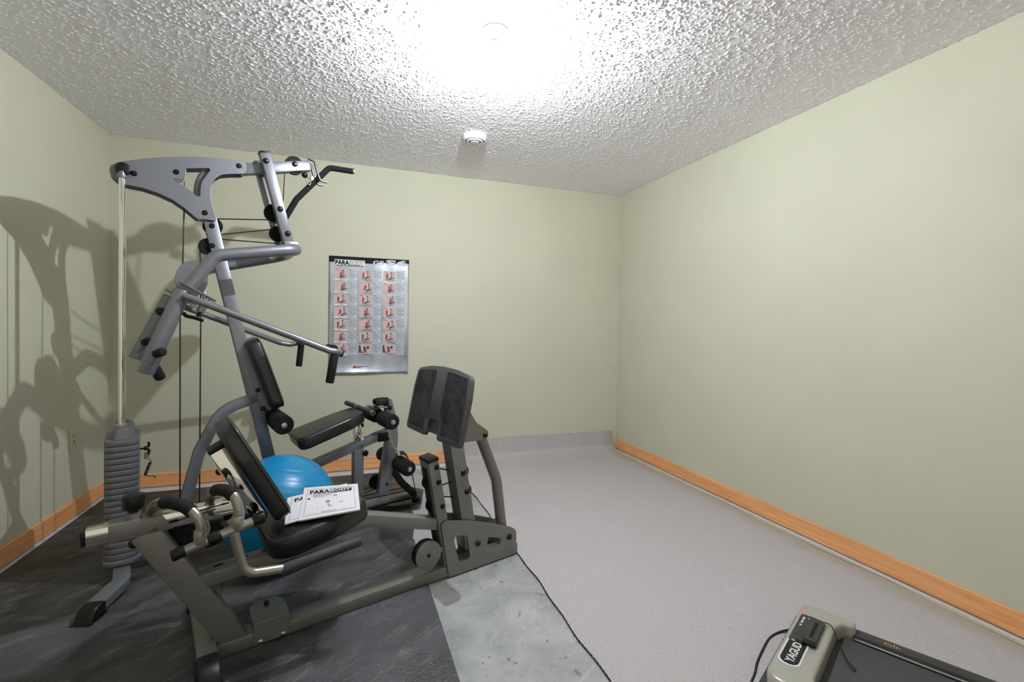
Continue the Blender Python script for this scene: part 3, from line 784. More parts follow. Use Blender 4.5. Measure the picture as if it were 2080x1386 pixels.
poly = [((.020 if i % 2 else .014)*math.cos(i*PI/6), (.020 if i % 2 else .014)*math.sin(i*PI/6)) for i in range(12)]
add(star, prism(poly, 0, .018, axis((1.140, -.095, .392), (.5, -.8, 0)), .002, 1)); add(star, cyl((1.135, -.088, .392), (.5, -.8, 0), .02, .007, 0, 12))
obj('adjustment_knob', star, M_BLACK, gym)
st2 = obj('stabilizer', flatbar([(1.110, .24, .035), (1.110, .12, .055), (1.110, -.10, .055), (1.150, -.19, .030)], .060, .040), M_BLACK, gym)
obj('end_cap', footcap((1.150, -.185, 0), math.radians(-60), .066, .06), M_BLACK, st2)
# foot platform
obj('foot_platform', prism(fillet([(1.170, -.125), (1.470, -.205), (1.590, .0), (1.480, .225), (1.250, .185), (1.17, .05)], .03, 4), .040, .052, None, .003, 2), M_SHINE, gym)
ridg = nb()
for i in range(4): add(ridg, box(1.20+.0*i, 1.50, -.10+.07*i, -.094+.07*i, .0515, .054))
obj('platform_ridges', ridg, M_BLACK, gym, smooth=False)
# leg developer lever
LV = smoothcurve([(1.279,.713),(1.314,.706),(1.327,.665),(1.352,.560),(1.362,.450),(1.345,.330),(1.325,.245),(1.303,.098)], 4)+smoothcurve([(1.236,.110),(1.254,.251),(1.278,.388),(1.290,.480),(1.286,.600),(1.280,.664)], 4)
obj('leg_lever', azprism(LV, -.085, -.035, .003, 1), M_GREY, gym)
bolt((1.302, -.085, .654), gym, r=.014); bolt((1.290, -.085, .171), gym, r=.009)
obj('lever_bracket', box(1.225, 1.30, -.092, -.028, .445, .500, .004), M_BLACK, gym)
pulley((1.245, -.02, .175), .045, gym)
cable([(1.245, -.02, .130), (1.0, -.045, .10), (.70, BC, .095)]); cable([(1.245, -.02, .15), (1.0, -.02, .13)])

# ------------------------------------------------------------------ pull-down bar hanging askew in the hooks
lb = empty('pulldown_bar', (OX, OY, 0), ANG); tag(lb, 'bent black lat pulldown bar hanging crooked from the hooks at the top of the machine', 'bar')
B3 = -.06
obj('bar', tube([(1.050, -.115, 2.078), (.925, B3-.005, 2.086), (.752, B3+.01, 1.876), (.690, B3+.045, 1.745), (.66, B3+.06, 1.69)], .0165, .03, 16), M_FOAM, lb)
obj('bar_end_cap', cyl((1.046, -.113, 2.078), (.12, -.05, -.01), .010, .0175, .004, 18), M_STEEL, lb)
obj('eye_plate', box(.822, .858, B3-.008, B3+.008, 1.985, 2.022, .003), M_STEEL, lb)
obj('cable_stop_ball', lathe([(.0165*math.sin(i/10*PI), .0165*math.cos(i/10*PI)) for i in range(11)], Matrix.Translation((.785, B3-.03, 2.010)), 16), M_BLACK, lb)
clip = ringpath(smoothcurve([(.792, B3-.022, 1.998), (.800, B3-.02, 1.974), (.812, B3-.018, 1.962), (.820, B3-.018, 1.974), (.812, B3-.02, 1.994), (.800, B3-.022, 2.003)], 5, True), .0032, 8, closed=True)
obj('snap_clip', clip, M_STEEL, lb)

# ------------------------------------------------------------------ ankle cuff, row bar, chain, strap
cf = empty('ankle_cuff', (OX, OY, 0), ANG); tag(cf, 'black padded cuff strap rolled up on top of the leg lever', 'ankle strap')
def sheetroll(c, d, r, turns, L, th=.006):
    d = Vector(d).normalized(); M_ = axis(c, d); bm = nb(); n = int(26*turns); A = []; B = []
    for i in range(n+1):
        t = 2*PI*turns*i/n; rr = r*(1-.35*i/n)
        A.append([bm.verts.new(M_ @ Vector((rr*math.cos(t), rr*math.sin(t), s))) for s in (0, L)]); B.append([bm.verts.new(M_ @ Vector(((rr-th)*math.cos(t), (rr-th)*math.sin(t), s))) for s in (0, L)])
    for i in range(n):
        bm.faces.new((A[i][0], A[i+1][0], A[i+1][1], A[i][1])); bm.faces.new((B[i][0], B[i][1], B[i+1][1], B[i+1][0]))
        bm.faces.new((A[i][0], B[i][0], B[i+1][0], A[i+1][0])); bm.faces.new((A[i][1], A[i+1][1], B[i+1][1], B[i][1]))
    bm.faces.new((A[0][0], A[0][1], B[0][1], B[0][0])); bm.faces.new((A[n][0], B[n][0], B[n][1], A[n][1]))
    return bm
obj('padded_band', sheetroll((1.205, BC-.02, .690), (1, .05, .02), .030, 1.4, .085), M_FOAM, cf)
obj('webbing_strap', sheetroll((1.222, BC-.02, .690), (1, .05, .02), .034, 1.0, .040, .003), M_STRAP, cf)
obj('loose_tail', prism([(1.15, -.13), (1.235, -.10), (1.235, -.04), (1.15, -.06)], .655, .661, None, .001, 1), M_STRAP, cf)
rb = empty('row_bar', (OX, OY, 0), ANG); tag(rb, 'short straight handle bar lying across the front end of the upper bench seat', 'bar')
pA, pB = Vector((1.090, .100, .677)), Vector((1.165, -.175, .645)); dB = (pB-pA)
obj('grip_bar', ringpath([pA, pB], .0145, 16), M_GRIP, rb)
for t in (.38, .95): obj('grip_ring', cyl(pA.lerp(pB, t), dB, .010, .0165, .001, 18), M_CHAMP, rb)
obj('link_arm', tube([(1.118, -.02, .650), (1.150, -.02, .660), (1.225, -.055, .655)], .005, .01, 10), M_STEEL, rb)
ch = empty('chain', (OX, OY, 0), ANG); tag(ch, 'short steel link chain dangling between the two near foam rollers of the leg station', 'chain')
def torus(c, d, R_, r, st=1.5, tw=0.):
    M_ = axis(c, d) @ Matrix.Rotation(tw, 4, 'Z')
    pts = [M_ @ Vector((R_*.62*math.cos(t*2*PI/16), 0, R_*st*math.sin(t*2*PI/16))) for t in range(16)]
    return ringpath(pts, r, 7, closed=True)
cA, cB = Vector((1.214, -.285, .552)), Vector((1.275, -.285, .405))
for i in range(9):
    t = (i+.5)/9; c_ = cA.lerp(cB, t)+Vector((-.010*math.sin(t*PI), 0, 0))
    obj('chain_link', torus(c_, cB-cA, .0105, .0025, 1.25, (i % 2)*PI/2+.4), M_STEEL, ch)
cA, cB = Vector((1.150, -.06, .668)), Vector((1.265, -.12, .662))
for i in range(7):
    t = (i+.5)/7; c_ = cA.lerp(cB, t)+Vector((0, 0, .010*math.sin(t*PI)))
    obj('chain_link', torus(c_, cB-cA, .0105, .0025, 1.25, (i % 2)*PI/2+.4), M_STEEL, ch)
ss = empty('ab_strap', (OX, OY, 0), ANG); tag(ss, 'black V-shaped pull strap hanging off the lower foam roller of the leg station', 'strap')
def band(pts, wd, th=.004):
    sq = [(-th/2, -wd/2), (th/2, -wd/2), (th/2, wd/2), (-th/2, wd/2)]
    return ringpath(smoothcurve(pts, 5), 1, sq=sq)
obj('shoulder_band', band([(1.345, -.15, .372), (1.372, -.16, .368), (1.398, -.17, .320), (1.425, -.17, .21), (1.452, -.17, .085)], .085), M_STRAP, ss)
obj('shoulder_band', band([(1.335, .02, .33), (1.345, -.02, .26), (1.385, -.07, .17), (1.43, -.11, .115), (1.466, -.14, .078)], .05), M_STRAP, ss)
obj('buckle', box(1.440, 1.480, -.17, -.13, .052, .075, .004), M_BLACK, ss)

# ------------------------------------------------------------------ exercise ball
ball = empty('exercise_ball', (OX, OY, 0), ANG)
tag(ball, 'large blue inflated exercise ball wedged between the two machines', 'exercise ball')
bm = nb(); R0 = .255; prof = []
nn = 120
for i in range(nn+1):
    t = PI*i/nn; dpth = 0
    lat = (t-PI/2)
    for g in range(-6, 7):
        dpth += .0028*math.exp(-((lat-g*.19)/.010)**2)
    prof.append(((R0*1.012-dpth)*math.sin(t) if 0 < i < nn else 0, -(R0-dpth)*math.cos(t)))
obj('ball_skin', lathe(prof, Matrix.Translation((.618, -.372, .2655)) @ Matrix.Rotation(math.radians(16), 4, 'Y') @ Matrix.Rotation(math.radians(-12), 4, 'X'), 72), M_BALL, ball, ang=80)
obj('ball_plug', cyl((.618+.02, -.372-.246, .262+.05), (.06, -1, .2), .012, .010, .002, 14), M_WHITE, ball)

# ------------------------------------------------------------------ leg press
lp = empty('leg_press', (OX, OY, 0), ANG)
tag(lp, 'low grey leg press machine with an upright twin foot plate standing in the foreground', 'exercise machine')
LC = -.965
obj('floor_rail', beam((.265, .034), (1.62, .034), .048, -1.005, -.925, .005), M_GREYWARM, lp)
ft = obj('stabilizer', flatbar([(.262, -.62, .034), (.262, -.72, .05), (.262, -.99, .058), (.262, -1.050, .050)], .060, .042, .03), M_GREYWARM, lp)
obj('end_cap', footcap((.262, -1.048, 0), math.radians(-90), .066, .12, .068), M_BLACK, ft)
obj('end_cap', footcap((.262, -.64, 0), math.radians(90), .066, .06, .05), M_BLACK, ft)
fr2 = obj('stabilizer', flatbar([(1.50, -.72, .032), (1.50, -.92, .034)], .055, .04), M_BLACK, lp)
# inclined post
obj('inclined_post', beam((.093, .505), (.345, .055), .078, -1.000, -.935, .005, 0, .012), M_GREYWARM, lp)
# upper support sleeve and chrome slide
obj('support_sleeve', azprism([(.006, .4885), (.170, .4985), (.140, .5495), (.006, .5475)], -1.000, -.935, .004), M_GREYWARM, lp)
obj('chrome_slide', beam((-.048, .516), (.360, .532), .050, -.994, -.941, .004), M_CHROME, lp)
obj('slide_cap', beam((-.060, .5155), (-.047, .5165), .046, -.990, -.945, .004), M_BLACK, lp)
kn = obj('lock_knob', lathe([(0, .0), (.012, 0), (.012, .012), (.026, .016), (.030, .024), (.031, .052), (.028, .060), (.010, .064), (0, .064)], Matrix.Translation((.066, LC, .563)), 32), M_BLACK, lp)
obj('knob_collar', lathe([(.022, 0), (.020, .020), (.012, .022), (0, .022)], Matrix.Translation((.066, LC, .547)), 28), M_GREYWARM, kn)
obj('tube_plug', cyl((.068, -.97, .470), (0, -1, .1), .02, .015, .004, 20), M_BLACK, lp)
# slotted rail under the seat
SLO = [(.262, .290), (.610, .306)]
obj('slotted_rail', azprism([(.262, .2700), (.700, .3020), (.700, .348), (.240, .317)], -1.000, -.930, .004), M_GREYWARM, lp)
for a_s in (.300, .380, .455):
    c_ = (a_s, LC+.0, .3195+(a_s-.30)*.07)
    xx = Vector((1, 0, .07)).normalized()
    s_ = obj('slot_boss', prism([(.030*math.cos(t*PI/12)*1.1, .020*math.sin(t*PI/12)) for t in range(24)], 0, .005, frame((c_[0], c_[1], c_[2]-.001), xx, (0, 1, 0)), .001, 1), M_GREYWARM, lp)
    obj('slot_hole', prism([(.016*math.cos(t*PI/8), .007*math.sin(t*PI/8)) for t in range(16)], .0048, .0056, frame((c_[0], c_[1], c_[2]-.001), xx, (0, 1, 0))), M_DARK, s_)
# support beam to the post
obj('seat_beam', tube([(.56, LC, .335), (.80, LC, .372), (1.148, LC, .268)], .001, 0) if False else azprism([(.50, .318), (.80, .333), (.845, .332), (1.150, .240), (1.150, .291), (.838, .386), (.80, .386), (.50, .360)], -1.000, -.930, .004), M_GREYWARM, lp)
# seat pad
tx = Vector((math.cos(math.radians(11)), 0, math.sin(math.radians(11)))); tn = Vector((-tx.z, 0, tx.x))
ol_ = fillet([(-.165, -.170), (.05, -.170), (.205, -.120), (.205, .120), (.05, .170), (-.165, .170)], [.09, .12, .05, .05, .12, .09], 8)
pad('seat', ol_, .085, frame((.600, LC+.005, .408), tx, (0, 1, 0), tn), lp, bev=.024)
# backrest
bx = Vector((-.190, 0, .352)).normalized(); bn = Vector((.352, 0, .190)).normalized()
ol_ = fillet([(-.125, -.195), (.125, -.195), (.135, .08), (.095, .200), (-.095, .200), (-.135, .08)], [.05, .05, .1, .06, .06, .1], 7)
pad('backrest', ol_, .062, frame((.404, LC, .650), (0, 1, 0), bx, bn), lp, bev=.018)
cb = obj('backrest_tube', beam((.292, .738), (.435, .462), .050, -1.004, -.945, .004), M_CHROME, lp)
obj('tube_cap', beam((.284, .752), (.292, .738), .053, -1.006, -.943, .003), M_BLACK, cb)
bolt((.300, LC, .655), cb, (-.85, 0, -.45), .011)
kb = nb(); add(kb, lathe([(0, .0), (.008, 0), (.008, .02), (.022, .05), (.022, .058), (0, .058)], axis((.400, -1.0, .490), (.35, -1, .05)), 20)); add(kb, cyl((.385, -1.006, .492), (0, -1, 0), .02, .012, .002, 12))
obj('adjustment_knob', kb, M_BLACK, lp)
# hand frames: inverted U tubes plugged into capped T tubes
def uhandle(p_leg, p_foam0, p_foam1, p_back, sock, bar0, bar1, rb_=.0175):
    h = obj('hand_frame', tube([p_leg, (p_leg[0], p_leg[1], p_foam1[2]), p_foam1, p_foam0, p_back], .0185, .055, 18, 9), M_CHAMP, lp)
    f0, f1 = Vector(p_foam0), Vector(p_foam1)
    return h
def seghandle(pts, foam, bar, sock, caps):
    h = obj('hand_frame', ringpath(smoothcurve(pts, 7), .0148, 18), M_CHAMP, lp)
    obj('foam_grip', ringpath(smoothcurve(foam, 6), .0188, 20), M_FOAM, h)
    obj('tube_socket', cyl(sock[0], sock[1], sock[2], .0190, .003, 24), M_CHAMP, h)
    if bar:
        d = Vector(bar[1])-Vector(bar[0]); t_ = obj('cross_tube', ringpath([bar[0], bar[1]], .0145, 18), M_CHAMP, h)
        for q, s_ in ((bar[0], -1), (bar[1], 1)):
            if (s_ < 0 and caps[0]) or (s_ > 0 and caps[1]):
                obj('end_cap', cyl(Vector(q)-d.normalized()*(.028 if s_ > 0 else .012), d, .038, .0178, .005, 22), M_BLACK, t_)
    return h
B2 = -1.19
seghandle([(.237, -1.13, .500), (.2375, -1.13, .535), (.230, -1.125, .562), (.212, -1.11, .585), (.186, -1.085, .600), (.158, -1.05, .604), (.131, -1.0, .593), (.1155, -.960, .572), (.111, -.93, .538), (.111, -.918, .50)],
          [(.213, -1.112, .583), (.200, -1.098, .593), (.186, -1.085, .600), (.158, -1.05, .604), (.144, -1.025, .600)],
          ((.172, -1.13, .464), (.330, -1.13, .505)), ((.236, -1.13, .480), (0, 0, 1), .045), (1, 0))
seghandle([(.331, B2, .530), (.335, B2, .560), (.332, B2+.003, .596), (.321, -1.175, .628), (.305, -1.15, .640), (.288, -1.10, .633), (.278, -1.03, .612), (.275, -.97, .585), (.279, -.92, .560), (.280, -.90, .52)],
          [(.320, -1.173, .627), (.305, -1.15, .640), (.290, -1.105, .634), (.282, -1.06, .621)],
          ((.262, B2, .512), (.400, B2, .545)), ((.331, B2, .525), (0, 0, 1), .042), (1, 1))
# drop tube and side grip
dg = obj('side_grip_tube', tube([(.318, B2, .520), (.352, B2, .372), (.470, B2, .356), (.52, B2, .360)], .0150, .05, 18, 10), M_CHAMP, lp)
obj('foam_grip', cyl((.455, B2, .352), (.265, 0, .028), .275, .0190, .012, 22), M_GRIP, dg)
# far side counterparts
dg2 = obj('side_grip_tube', tube([(.318, -.74, .500), (.352, -.74, .372), (.46, -.74, .356)], .0175, .05, 16, 8), M_CHAMP, lp)
obj('far_cross_tube', ringpath([(.20, -.80, .405), (.345, -.80, .440)], .0185, 16), M_GREYWARM, lp)
obj('end_cap', cyl((.330, -.80, .436), (1, 0, .24), .03, .0215, .004, 20), M_BLACK, lp)
for q in ((.205, -.905, .430), (.190, -.885, .440), (.285, -.86, .400)): pulley(q, .045, lp, .022, M_BOLT)
pulley((.235, -.89, .440), .046, lp, .024, M_STEEL)
# rail bracket with upright tab and bolt
rbk = obj('rail_bracket', box(.405, .525, -1.009, -.921, .012, .094, .003, 1), M_GREYWARM, lp)
obj('bracket_tab', prism(fillet([(.405, -1.005), (.525, -1.005), (.525, -.91), (.505, -.868), (.43, -.862), (.405, -.905)], .02, 4), .094, .099, None, .001, 1), M_GREYWARM, rbk)
obj('bracket_screw', cyl((.463, -.915, .085), (0, 0, 1), .030, .009, .002, 12), M_BOLT, rbk)
for q in ((.427, .022), (.503, .022)): bolt((q[0], -1.009, q[1]), rbk, r=.008, m=M_STEEL)
# front post with pulley slot
po = nb(); add(po, beam((1.128, .562), (1.222, .045), .052, -1.000, -.905, .004)); 
post = obj('pulley_post', po, M_GREYWARM, lp)
obj('post_cap', beam((1.126, .574), (1.129, .558), .054, -1.002, -.903, .003), M_BLACK, post)
obj('post_slot', beam((1.110, .500), (1.180, .115), .004, -.966, -.940, .001, 0, 0) if False else azprism([(1.103, .525), (1.106, .525), (1.178, .12), (1.175, .12)], -.970, -.935, 0), M_DARK, post)
for q in ((1.144, .533), (1.156, .462), (1.178, .346)): bolt((q[0], -1.0, q[1]), post, r=.011)
pulley((1.133, -.952, .455), .034, lp); pulley((1.153, -.952, .345), .034, lp)
# side gussets with two windows each
NP = fillet([(1.166,.262),(1.187,.279),(1.301,.252),(1.439,.206),(1.571,.153),(1.604,.128),(1.606,.010),(1.211,.0095)], [.01, .02, .05, .05, .05, .03, .005, .005], 4)
H1 = fillet([(1.243,.196),(1.306,.181),(1.328,.070),(1.313,.058),(1.262,.066),(1.234,.176)], .010, 3)
H2 = fillet([(1.430,.141),(1.509,.114),(1.502,.068),(1.414,.066)], .007, 3)
for b_ in (-1.008, -.895): obj('side_gusset', plate2d(NP, [H1, H2], .005, AZ(b_)), M_GREYWARM, lp, ang=40)
for q in ((1.367, .126), (1.560, .106)): bolt((q[0], -1.011, q[1]), lp, r=.013)
# parallel links carrying the foot plate
fa_ = obj('flat_link', beam((1.247, .640), (1.345, .110), .070, -1.000, -.915, .004), M_GREYWARM, lp)
for q in ((1.288, .482), (1.310, .388)): bolt((q[0], -1.0, q[1]), fa_, r=.013)
pulley((1.296, -.955, .47), .042, lp); pulley((1.314, -.955, .375), .042, lp)
obj('round_link', tube([(1.402, LC, .640), (1.505, LC, .400), (1.548, LC, .110)], .027, .08, 20), M_GREYWARM, lp)
obj('link_bracket', azprism(fillet([(1.215, .850), (1.300, .800), (1.355, .715), (1.424, .665), (1.428, .640), (1.412, .622), (1.20, .630), (1.175, .68)], .012, 3), -1.003, -.998, .001, 1), M_GREYWARM, lp)
obj('link_bracket', azprism(fillet([(1.215, .850), (1.300, .800), (1.355, .715), (1.424, .665), (1.428, .640), (1.412, .622), (1.20, .630), (1.175, .68)], .012, 3), -.932, -.927, .001, 1), M_GREYWARM, lp)
bolt((1.408, -1.003, .647), lp, r=.012)
# foot plate
fy = Vector((.065, 0, .31)).normalized(); fn = Vector((-.31, 0, .065)).normalized()
FO = (1.183, -.940, .815)
W2, H2_ = .262, .160
out = [(-W2, -H2_), (-.055, -H2_-.004), (-.055, -H2_+.070), (-.03, -H2_+.080), (.03, -H2_+.080), (.055, -H2_+.070), (.055, -H2_-.004), (W2, -H2_), (W2+.004, .05), (W2-.008, H2_-.012), (.12, H2_+.008), (0, H2_+.013), (-.12, H2_+.008), (-W2+.008, H2_-.012), (-W2-.004, .05)]
outf = fillet(out, [.022, .018, .02, .01, .01, .02, .018, .022, .05, .04, .2, .2, .2, .04, .05], 4)
def fx(poly): return poly
FF = frame(FO, (0, -1, 0), fy)    # local z = (0,-1,0) x fy
zl = Vector((0, -1, 0)).cross(fy)
sgn = 1 if zl.x < 0 else -1       # +sgn side faces the seat
fpl = obj('foot_plate', prism(outf, -.010, .010, FF, .003, 2), M_PLATE, lp)
obj('plate_backing', prism([(-.085, -H2_+.015), (.085, -H2_+.015), (.085, .10), (-.085, .10)], -sgn*.030 if sgn > 0 else .010, -.010 if sgn > 0 else .030, FF, .002, 1), M_PLATE, fpl)
for s_ in (-1, 1):
    xs = (lambda x: x*s_)
    pk_ = [(xs(.078), -H2_+.078), (xs(.078), -H2_+.020), (xs(W2-.020), -H2_+.020), (xs(W2-.016), .05), (xs(W2-.028), H2_-.022), (xs(.12), H2_-.010), (xs(.050), H2_-.006), (xs(.046), -.045)]
    pk_ = fillet(pk_, .015, 3)
    obj('tread_pad', prism(pk_, sgn*.0102 if sgn > 0 else -.0125, .0125 if sgn > 0 else -.0102, FF, .0008, 1), M_PADRUB, fpl)
    rim = ringpath([FF @ Vector((x, y, sgn*.011)) for x, y in pk_], .0022, 6, closed=True)
    obj('pad_rim', rim, M_PLATE, fpl)
# near pulley cover disc
pc = obj('pulley_cover', cyl((1.100, -1.018, .147), (0, 1, 0), .006, .063, .001, 40), M_GREYWARM, lp)
obj('pulley_wheel', lathe([(0, 0), (.058, 0), (.058, .004), (.050, .012), (.058, .020), (.058, .024), (0, .024)], axis((1.098, -1.010, .148), (0, 1, 0)), 36), M_BLACK, lp)
obj('pulley_cover', cyl((1.097, -.984, .147), (0, 1, 0), .005, .063, .001, 40), M_BLACK, lp)
bolt((1.100, -1.018, .147), pc, r=.008)
obj('pulley_bracket', box(1.10, 1.185, -1.004, -.984, .135, .160, .002), M_GREYWARM, lp)
def cable2(pts, r=.0032): return obj('cable', ringpath([Vector(p) for p in pts], r, 8), M_CABLE, lp)
cable2([(1.165, -.952, .515), (1.290, -.955, .470)]); cable2([(1.180, -.952, .425), (1.30, -.955, .440)]); cable2([(1.19, -.952, .375), (1.31, -.955, .345)])

# ------------------------------------------------------------------ booklets on the leg press seat
def booklet(name, corners, th, label, z_off, detail):
    """corners TL TR BR BL in machine coordinates on the seat's top plane"""
    root = empty(name, (OX, OY, 0), ANG); tag(root, label, 'booklet')
    TL, TR, BR, BL = [Vector(c) for c in corners]
    nrm = (TR-TL).cross(BL-TL).normalized(); nrm = nrm if nrm.z > 0 else -nrm
    def P(u, v_, h):   # u 0..1 left-right, v 0..1 top-bottom
        p = TL*(1-u)*(1-v_)+TR*u*(1-v_)+BR*u*v_+BL*(1-u)*v_
        return p+nrm*(z_off+h)
    bm = nb(); n = 14; top = []; bot = []
    for i in range(n+1):
        top.append([bm.verts.new(P(j/n, i/n, th)) for j in range(n+1)]); bot.append([bm.verts.new(P(j/n, i/n, 0)) for j in range(n+1)])
    for i in range(n):
        for j in range(n):
            bm.faces.new((top[i][j], top[i+1][j], top[i+1][j+1], top[i][j+1])); bm.faces.new((bot[i][j], bot[i][j+1], bot[i+1][j+1], bot[i+1][j]))
        bm.faces.new((top[i][0], bot[i][0], bot[i+1][0], top[i+1][0])); bm.faces.new((top[i][n], top[i+1][n], bot[i+1][n], bot[i][n]))
        bm.faces.new((top[0][i], top[0][i+1], bot[0][i+1], bot[0][i])); bm.faces.new((top[n][i], bot[n][i], bot[n][i+1], top[n][i+1]))
    obj('pages', bm, M_PAPER, root, True, 40)
    def strip(bm, u0, u1, v0, v1, h=.0006, mi=0):
        k_ = max(1, int((u1-u0)*14)); 
        for q in range(k_):
            a, b = u0+(u1-u0)*q/k_, u0+(u1-u0)*(q+1)/k_
            f = bm.faces.new([bm.verts.new(P(a, v1, th+h)), bm.verts.new(P(b, v1, th+h)), bm.verts.new(P(b, v0, th+h)), bm.verts.new(P(a, v0, th+h))]); f.material_index = mi
    bm = nb(); w = .006
    strip(bm, .07, .93, .085, .085+w); strip(bm, .07, .93, .915, .915+w); strip(bm, .07, .07+w*.7, .085, .92); strip(bm, .925, .925+w*.7, .085, .92)
    strip(bm, .12, .88, .125, .130, .0006)
    strip(bm, .12, .88, .255, .262, .0006)
    if detail:
        for q in range(3): strip(bm, .20, .62-.1*q, .285+.04*q, .300+.04*q, .0006, 1)
        strip(bm, .12, .30, .870, .874, .0006, 1); strip(bm, .36, .62, .865, .885, .0006, 1); strip(bm, .68, .88, .870, .874, .0006, 1)
        for (a, b_, c_, d_) in ((.44, .50, .52, .60), (.42, .44, .55, .60), (.48, .53, .70, .74), (.66, .72, .62, .64), (.56, .62, .36, .40), (.28, .30, .74, .76), (.46, .49, .64, .69)): strip(bm, a, b_, c_, d_, .0006, 1)
        f = bm.faces.new([bm.verts.new(P(.09, .43, th+.0007)), bm.verts.new(P(.15, .43, th+.0007)), bm.verts.new(P(.12, .37, th+.0007))])
    obj('printed_border', bm, [M_INK, M_INKG], root, False)
    ux = (TR-TL).normalized(); uy = (TL-BL).normalized(); L_ = (TR-TL).length
    if detail:
        bm = nb(); strip(bm, .50, .88, .135, .250, .0007)
        obj('logo_band', bm, M_INK, root, False)
        wordmap('logo_lettering', 'PARA', M_INK, root, lambda u, v: P(u, v, th+.0010), .125, .490, .140, .248, .045)
        wordmap('logo_lettering', 'BODY', M_PAPER, root, lambda u, v: P(u, v, th+.0014), .515, .865, .148, .240, .03)
    else:
        wordmap('logo_lettering', 'PARA', M_INK, root, lambda u, v: P(u, v, th+.0010), .125, .490, .140, .248, .045)
    return root
Z0 = .0
booklet('manual_booklet', [(.560, -.800, .451), (.775, -.890, .495), (.690, -1.110, .480), (.500, -1.040, .440)], .004, 'white manual booklet half hidden under the other one beside the backrest', .002, 0)
booklet('manual_booklet', [(.632, -.774, .468), (.801, -.949, .502), (.727, -1.187, .488), (.542, -1.068, .450)], .005, 'white owner manual booklet with bold black title lying uppermost on the leg press seat', .004, 1)

# ------------------------------------------------------------------ treadmill
TW = Vector((-.891, -.454, 0)); TL_ = Vector((.454, -.891, 0))
tm = bpy.data.objects.new('treadmill', None); COL.objects.link(tm)
tm.matrix_world = frame((1.665, 1.32, 0), TL_, Vector((.891, .454, 0)))      # local x: along the belt, local y: towards the right wall
tm.empty_display_size = .05
tag(tm, 'flat under-desk treadmill with silver motor cover in the right front of the floor', 'treadmill')
# w coordinate (metres from far corner toward camera) is -y
def tp_(w, l): return (l, -w)
Wd = .515
cov = [tp_(.0, .012), tp_(.0, .178), tp_(.038, .183), tp_(.046, .150), tp_(.085, .132), tp_(Wd-.085, .132), tp_(Wd-.046, .150), tp_(Wd-.038, .183), tp_(Wd, .178), tp_(Wd, .012)]
cov = fillet(cov, [.022, .014, .012, .02, .03, .03, .02, .012, .014, .050], 5)
def softplate(poly, z0, z1, bev, res=4):
    cu = bpy.data.curves.new('tmp', 'CURVE'); cu.dimensions = '2D'; cu.fill_mode = 'BOTH'; cu.extrude = (z1-z0)/2-bev; cu.bevel_depth = bev; cu.bevel_resolution = res; cu.offset = -bev
    sp = cu.splines.new('POLY'); sp.points.add(len(poly)-1); sp.use_cyclic_u = True
    for p, q in zip(sp.points, poly): p.co = (q[0], q[1], 0, 1)
    o = bpy.data.objects.new('tmp', cu); me = bpy.data.meshes.new_from_object(o); bm = nb(); bm.from_mesh(me)
    bpy.data.objects.remove(o); bpy.data.curves.remove(cu); bpy.data.meshes.remove(me)
    bm.transform(Matrix.Translation((0, 0, (z0+z1)/2))); bmesh.ops.remove_doubles(bm, verts=bm.verts, dist=1e-5); return bm
bm = softplate(cov, .070, .135, .013)
cv = obj('motor_cover', bm, M_TM, tm, True, 50)
lowp = fillet([tp_(-.004, -.010), tp_(-.004, .20), tp_(Wd+.006, .20), tp_(Wd+.006, -.010)], [.015, .01, .01, .05], 5)
obj('lower_housing', prism(lowp, .012, .080, None, .008, 2), M_TMB, tm)
obj('side_stripe', prism(fillet([tp_(Wd-.02, -.007), tp_(Wd-.02, .03), tp_(Wd+.007, .16), tp_(Wd+.007, .03)], .01, 3), .02, .05, None, .002, 1), M_TM, tm)
cons = fillet([tp_(.092, .026), tp_(.085, .070), tp_(.105, .100), tp_(.285, .098), tp_(.285, .026)], [.012, .025, .02, .02, .004], 5)
cn = obj('display_panel', prism(cons, .130, .1375, None, .002, 2), M_TMB, tm)
obj('status_light', cyl((.028, -.088, .1372), (0, 0, 1), .0015, .005, 0, 12), M_RED, cn)
bm = nb()
for w_, L_ in ((.120, .018), (.145, .018), (.170, .010)): add(bm, box(.036, .042, -w_-L_/2, -w_+L_/2, .1372, .1384))
add(bm, box(.052, .056, -.118, -.106, .1372, .1384))
obj('panel_print', bm, M_WHITEP, cn, smooth=False)
bd = fillet([tp_(.268, .030), tp_(.268, .082), tp_(.420, .082), tp_(.420, .030)], .024, 6)
bdg = obj('badge_rim', prism([( .056+(x-.056)*1.24, -.344+(y+.344)*1.085) for x, y in bd], .132, .1372, None, .001, 2), M_WHITE, tm)
obj('badge_face', prism(bd, .1370, .1385, None, .0005, 1), M_BLACK, bdg)
text('badge_lettering', 'YAGUD', .0335, M_WHITEP, frame((.0690, -.408, .1388), (0, 1, 0), (-1, 0, 0)), bdg, .0009, 1.02, .0002)
text('badge_lettering', '\u00ae', .015, M_WHITEP, frame((.047, -.288, .1388), (0, 1, 0), (-1, 0, 0)), bdg, .0002, .8, .0002)
deck = box(.150, 1.55, -Wd+.055, -.055, .045, .092, .006, 2)
obj('running_belt', deck, M_BELT, tm)
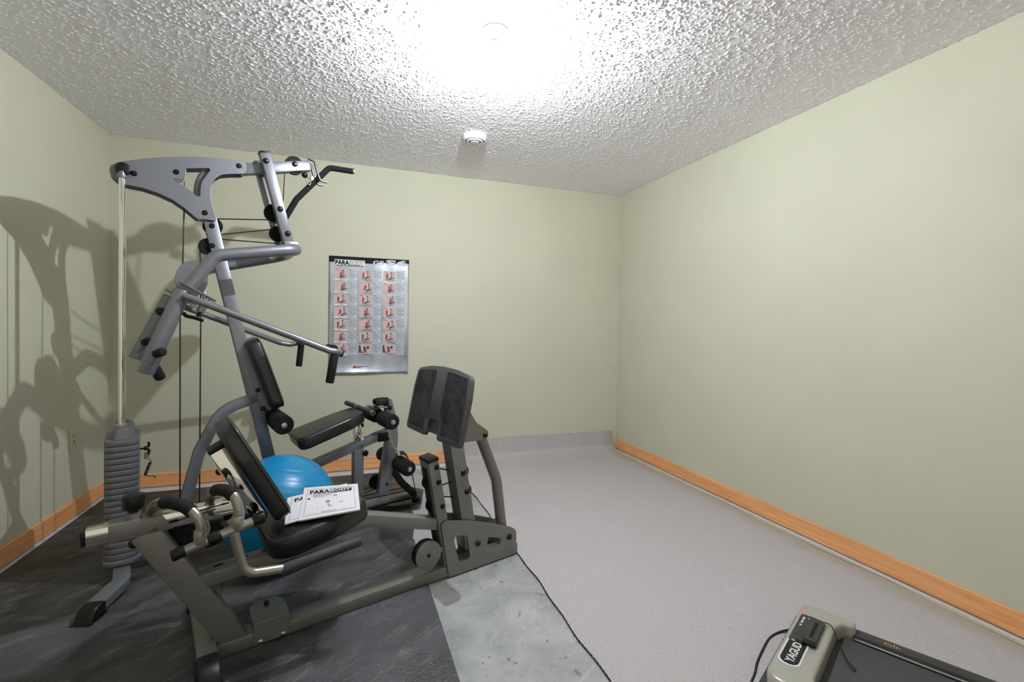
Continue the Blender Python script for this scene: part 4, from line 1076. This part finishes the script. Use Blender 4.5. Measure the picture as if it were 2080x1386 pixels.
for y0, y1 in ((-.042, .006), (-Wd-.006, -Wd+.042)):
    sr = obj('side_rail', box(.176, 1.58, y0, y1, .02, .106, .005, 2), M_TMB, tm)
    if y1 > 0:
        obj('rail_channel', box(.180, 1.55, -.054, -.042, .090, .097, .002), M_STEEL, sr)
        bm = nb()
        for q in range(6): add(bm, box(.262+q*.0075, .266+q*.0075, -.030+.003*(q % 2), -.012-.004*(q % 3), .106, .1064))
        obj('warning_sticker', bm, M_ORANGE, sr, smooth=False)
obj('roller_gap', box(.136, .160, -Wd+.06, -.06, .05, .075, .002), M_BLACK, tm)
# power cord
cd_ = [(-.002, -.02, .03), (-.045, -.035, .012), (-.072, -.105, .007), (-.072, -.20, .007), (-.066, -.29, .007), (-.055, -.36, .007), (-.05, -.5, .007), (-.07, -.62, .007)]
obj('power_cord', ringpath(smoothcurve(cd_, 6), .0045, 10), M_CABLE, tm)

# remote lying on the cover, with a wrist loop
rm = bpy.data.objects.new('remote_control', None); COL.objects.link(rm); rm.matrix_world = tm.matrix_world.copy(); rm.empty_display_size = .03
tag(rm, 'small black remote control with wrist loop lying on the silver treadmill cover', 'remote control')
rr_ = fillet([tp_(.118, .074), tp_(.118, .104), tp_(.262, .104), tp_(.262, .074)], [.012, .012, .004, .004], 5)
rr_ = fillet([(.056, -.115), (.098, -.110), (.106, -.125), (.104, -.262), (.068, -.262), (.062, -.20)], [.01, .012, .01, .005, .005, .03], 5)
obj('remote_body', prism(rr_, .1376, .150, None, .004, 3), M_TMB, rm)
for q in range(6):
    obj('remote_button', cyl((.084, -.150-q*.018, .1495), (0, 0, 1), .0032, .0058, .0012, 16), M_BLACK, rm)
obj('remote_end', prism(fillet([(.066, -.248), (.106, -.248), (.106, -.285), (.066, -.285)], .006, 3), .1378, .148, None, .003, 2), M_BLACK, rm)
lo_ = [(.098, -.118, .148), (.106, -.100, .141), (.125, -.115, .141), (.150, -.150, .112), (.178, -.195, .0955), (.205, -.228, .0955), (.202, -.240, .0955), (.188, -.222, .0955), (.165, -.175, .0975), (.150, -.150, .112)]
obj('wrist_loop', ringpath(smoothcurve(lo_, 5), .0017, 6), M_STRAP, rm)
